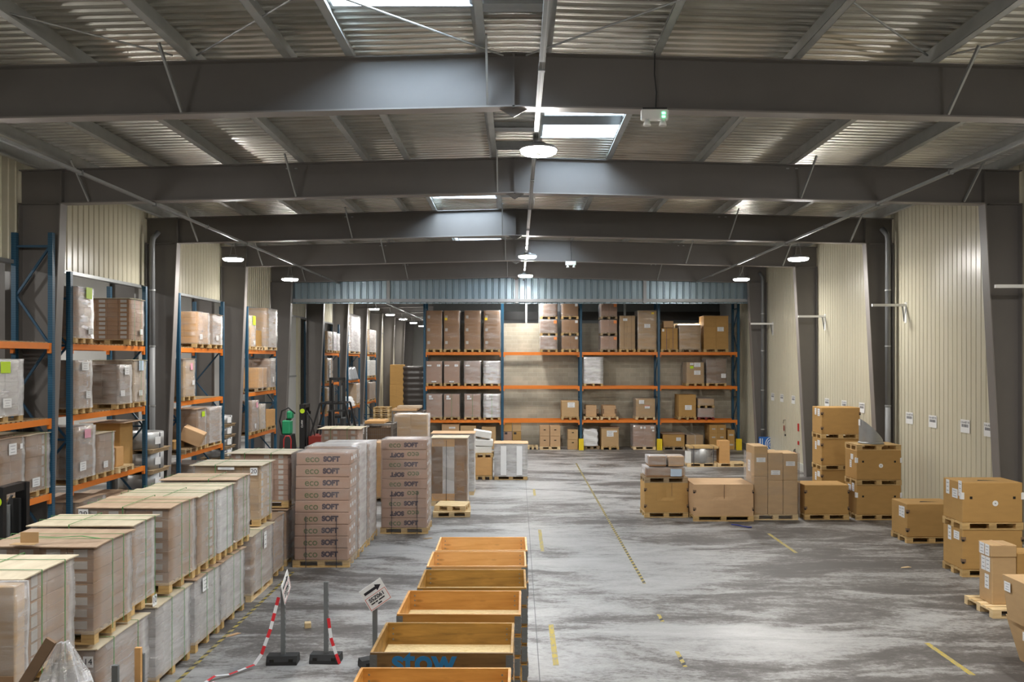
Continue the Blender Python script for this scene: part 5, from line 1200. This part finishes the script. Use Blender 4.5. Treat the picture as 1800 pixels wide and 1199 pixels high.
b = MB(); b.tube([(X(1282, 21.2), 21.0, .01), (X(1290, 21.2), 20.9, .02), (X(1300, 21.0), 20.8, .01), (X(1312, 20.8), 20.6, .02), (X(1318, 20.8), 20.65, .01)], .016, 6); q = b.build('dropped_cord', 'strap_blue'); tag(q, 'dark blue cord dropped on the floor before the widest box', 'cord')
# loose posts and plank sticking up at the near end of the row
for (x, y, z1, m, lb, nm) in ((-4.02, 8.2, 1.18, 'galv_dark', 'dark perforated post standing by the pallet row', 'metal_post'), (-3.80, 8.22, 1.35, 'card_orange', 'brown wooden lath standing by the pallet row', 'wooden_lath'), (-3.92, 8.55, 1.17, 'galv_dark', 'grey post behind the brown lath by the pallet row', 'metal_post')):
    o = thing(nm, lb, 'post', (x, y, 0)); MB().box(-.03, .03, -.02, .02, 0, z1).build('shaft', m, o); b = MB(); b.box(-.10, .10, -.10, .10, 0, .05); b.build('foot', 'black_rubber', o)

# ================================================================== forklifts
def forklift(label, x, y, rz, zm, body='red_paint', detail=True, lettering=None, hs=1.0, ls=-1):
    o = thing('forklift', label, 'forklift', (x, y, 0), rz)
    m = bpy.data.objects.new('mast', None); COL.objects.link(m); m.parent = o
    for s in (-1, 1):
        MB().box(-.10, .08, s * .30 - .045, s * .30 + .045, .05, zm).build('mast_rail', 'black_plastic', m)
        MB().box(-.02, .14, s * .22 - .03, s * .22 + .03, .1, zm - .25).build('inner_rail', 'black_rubber', m)
        b = MB(); b.tube([(.13, s * .16, .2), (.13, s * .16, zm - .35)], .03, 10); b.build('lift_cylinder', 'galv_dark', m)
    for z in (.35, zm * .5, zm - .06): MB().box(-.08, .08, -.34, .34, z - .06, z + .06).build('cross_member', 'black_plastic', m)
    c = bpy.data.objects.new('fork_carriage', None); COL.objects.link(c); c.parent = o
    for z in (.25, .6): MB().box(-.16, -.11, -.45, .45, z - .05, z + .05).build('carriage_bar', 'black_plastic', c)
    for s in (-1, 1):
        MB().box(-.20, -.15, s * .28 - .05, s * .28 + .05, .06, .7).build('fork', 'black_plastic', c); MB().box(-1.2, -.15, s * .28 - .05, s * .28 + .05, .05, .09).build('fork', 'black_plastic', c)
    if detail:
        b = MB(); b.prism([(-.5, .25), (.5, .25), (.5, .95 * hs), (-.5, .95 * hs)], 0, .25, 1.75); b.build('chassis', body, o)
        b = MB(); b.prism([(.95 * hs, 1.2), (.95 * hs, 1.95), (.35, 1.95), (.35, 1.2)], 1, -.5, .5); b.build('counterweight', 'black_plastic', o)
        g = MB(); hb, ht = .95 * hs, 1.1 + .95 * hs
        for s in (-1, 1):
            g.bar((.30, s * .46, hb), (.62, s * .44, ht), .06, .06); g.bar((1.70, s * .46, hb), (1.45, s * .44, ht), .06, .06); g.bar((.62, s * .44, ht), (1.45, s * .44, ht), .06, .06)
        for i in range(5): g.bar((.62 + i * .2, -.44, ht), (.62 + i * .2, .44, ht), .04, .04)
        g.build('overhead_guard', 'black_plastic', o)
        MB().cbox(.85, 1.3, -.25, .25, hb, hb + .13, .03).build('seat_cushion', 'black_rubber', o); MB().cbox(1.25, 1.37, -.25, .25, hb + .1, hb + .6, .03).build('seat_back', 'black_rubber', o)
        b = MB(); b.lathe([(.14, 0), (.165, .012), (.14, .024), (.14, 0)], 16, 0, (.52, 0, hb + .3)); b.build('steering_wheel', 'black_plastic', o)
        b = MB(); b.tube([(.52, 0, hb - .02), (.52, 0, hb + .31)], .025, 8); b.build('steering_column', 'black_plastic', o)
        for (wx, r_) in ((.25, .26), (1.55, .22)):
            for s in (-1, 1):
                b = MB(); b.tube([(wx, s * .42, r_), (wx, s * .56, r_)], r_, 18); w = b.build('wheel', 'black_rubber', o); b = MB(); b.tube([(wx, s * .41, r_), (wx, s * .57, r_)], r_ * .45, 12); b.build('hub', 'galv_dark', w)
        b = MB(); b.tube([(.1, -.2, zm - .2), (.3, -.25, zm + .05 - .6), (.45, -.2, 1.3)], .02, 6); b.build('hose', 'black_rubber', o, True)
    if lettering:
        b = MB(); b.tube([(-.0, ls * .352, zm - .22), (-.0, ls * .344, zm - .22)], .08, 18); b.build('round_sticker', 'lime', m)
        q = text(m, lettering, .085, 'white_paint', (-.01, ls * .348, zm - .65), 'n', 'lettering', .001, PI / 2)
        if ls > 0: q.rotation_euler = (Euler((PI / 2, 0, PI)).to_matrix() @ Matrix.Rotation(PI / 2, 3, 'Z')).to_euler()
    return o
forklift('black-masted red forklift between the racking and the pallet loads', -7.25, 28.0, .0, 2.72, 'red_paint', True, 'CLARK', 1.75)
forklift('taller black forklift mast standing further down the aisle', -7.9, 36.0, -1.2, 3.45, 'black_plastic', True, None, 1.0)
forklift('black forklift mast with round green sticker at the picture edge', -7.98, 12.9, PI, 2.27, 'black_plastic', True, 'CLARK', 1.0, 1)
o = thing('floor_scrubber', 'green floor machine behind the hand truck', 'floor machine', (X(506, 31), 31, 0))
b = MB(); b.prism([(-.4, .08), (.4, .08), (.4, .9), (.2, 1.42), (-.3, 1.42), (-.4, .9)], 0, -.22, .22); b.build('body', 'black_plastic', o)
MB().cbox(-.16, .14, -.25, .2, 1.42, 1.95, .04).build('tank', 'green_paint', o); MB().cbox(.0, .2, -.2, .15, 2.0, 2.3, .05).build('upper_tank', 'green_paint', o); MB().cbox(-.05, .12, -.1, .1, 1.9, 2.02, .02).build('tank_neck', 'black_plastic', o)
b = MB(); b.tube([(-.2, 0, 1.4), (-.3, -.05, 1.9), (-.2, -.1, 2.3), (.05, -.1, 2.42), (.3, -.1, 2.2)], .03, 8); b.build('hose', 'black_rubber', o, True)
for s in (-1, 1):
    b = MB(); b.tube([(s * .2, .2, .12), (s * .28, .2, .12)], .12, 14); b.build('wheel', 'black_rubber', o)
o = thing('hand_truck', 'small red tube hand truck by the forklift', 'hand truck', (X(504, 29.2), 29.2, 0))
b = MB(); b.tube([(-.13, 0, .12), (-.13, .1, 1.38), (-.07, .12, 1.5), (.07, .12, 1.5), (.13, .1, 1.38), (.13, 0, .12)], .022, 8); b.build('frame', 'bright_red', o, True); MB().box(-.22, .22, -.28, 0, .02, .035).build('toe_plate', 'red_paint', o)
for s in (-1, 1):
    b = MB(); b.tube([(s * .14, .08, .12), (s * .2, .08, .12)], .12, 14); b.build('wheel', 'black_rubber', o)

# ================================================================== light, camera, render look
w = bpy.data.worlds.new('World'); bpy.context.scene.world = w; w.use_nodes = True
w.node_tree.nodes['Background'].inputs[0].default_value = (.75, .85, 1.0, 1); w.node_tree.nodes['Background'].inputs[1].default_value = .35
cam = bpy.data.cameras.new('camera'); co = bpy.data.objects.new('camera', cam); COL.objects.link(co)
co.location = (0, 0, H); co.rotation_euler = (PI / 2, 0, 0); cam.sensor_width = 36; cam.sensor_fit = 'HORIZONTAL'; cam.lens = 36 * F / 1800
cam.shift_x = -(CX - 900) / 1800; cam.shift_y = (CY - 599.5) / 1800; cam.clip_end = 300; cam.clip_start = .05
sc = bpy.context.scene; sc.camera = co
sc.view_settings.view_transform = 'Standard'; sc.view_settings.look = 'None'; sc.view_settings.gamma = 1; sc.view_settings.use_curve_mapping = False; sc.view_settings.exposure = EXPO
sc.cycles.use_denoising = True; sc.cycles.max_bounces = 7; sc.cycles.diffuse_bounces = 4; sc.cycles.glossy_bounces = 3; sc.cycles.transparent_max_bounces = 14; sc.cycles.transmission_bounces = 2
sc.cycles.caustics_reflective = False; sc.cycles.caustics_refractive = False; sc.cycles.sample_clamp_indirect = 6.0; sc.cycles.use_light_tree = True
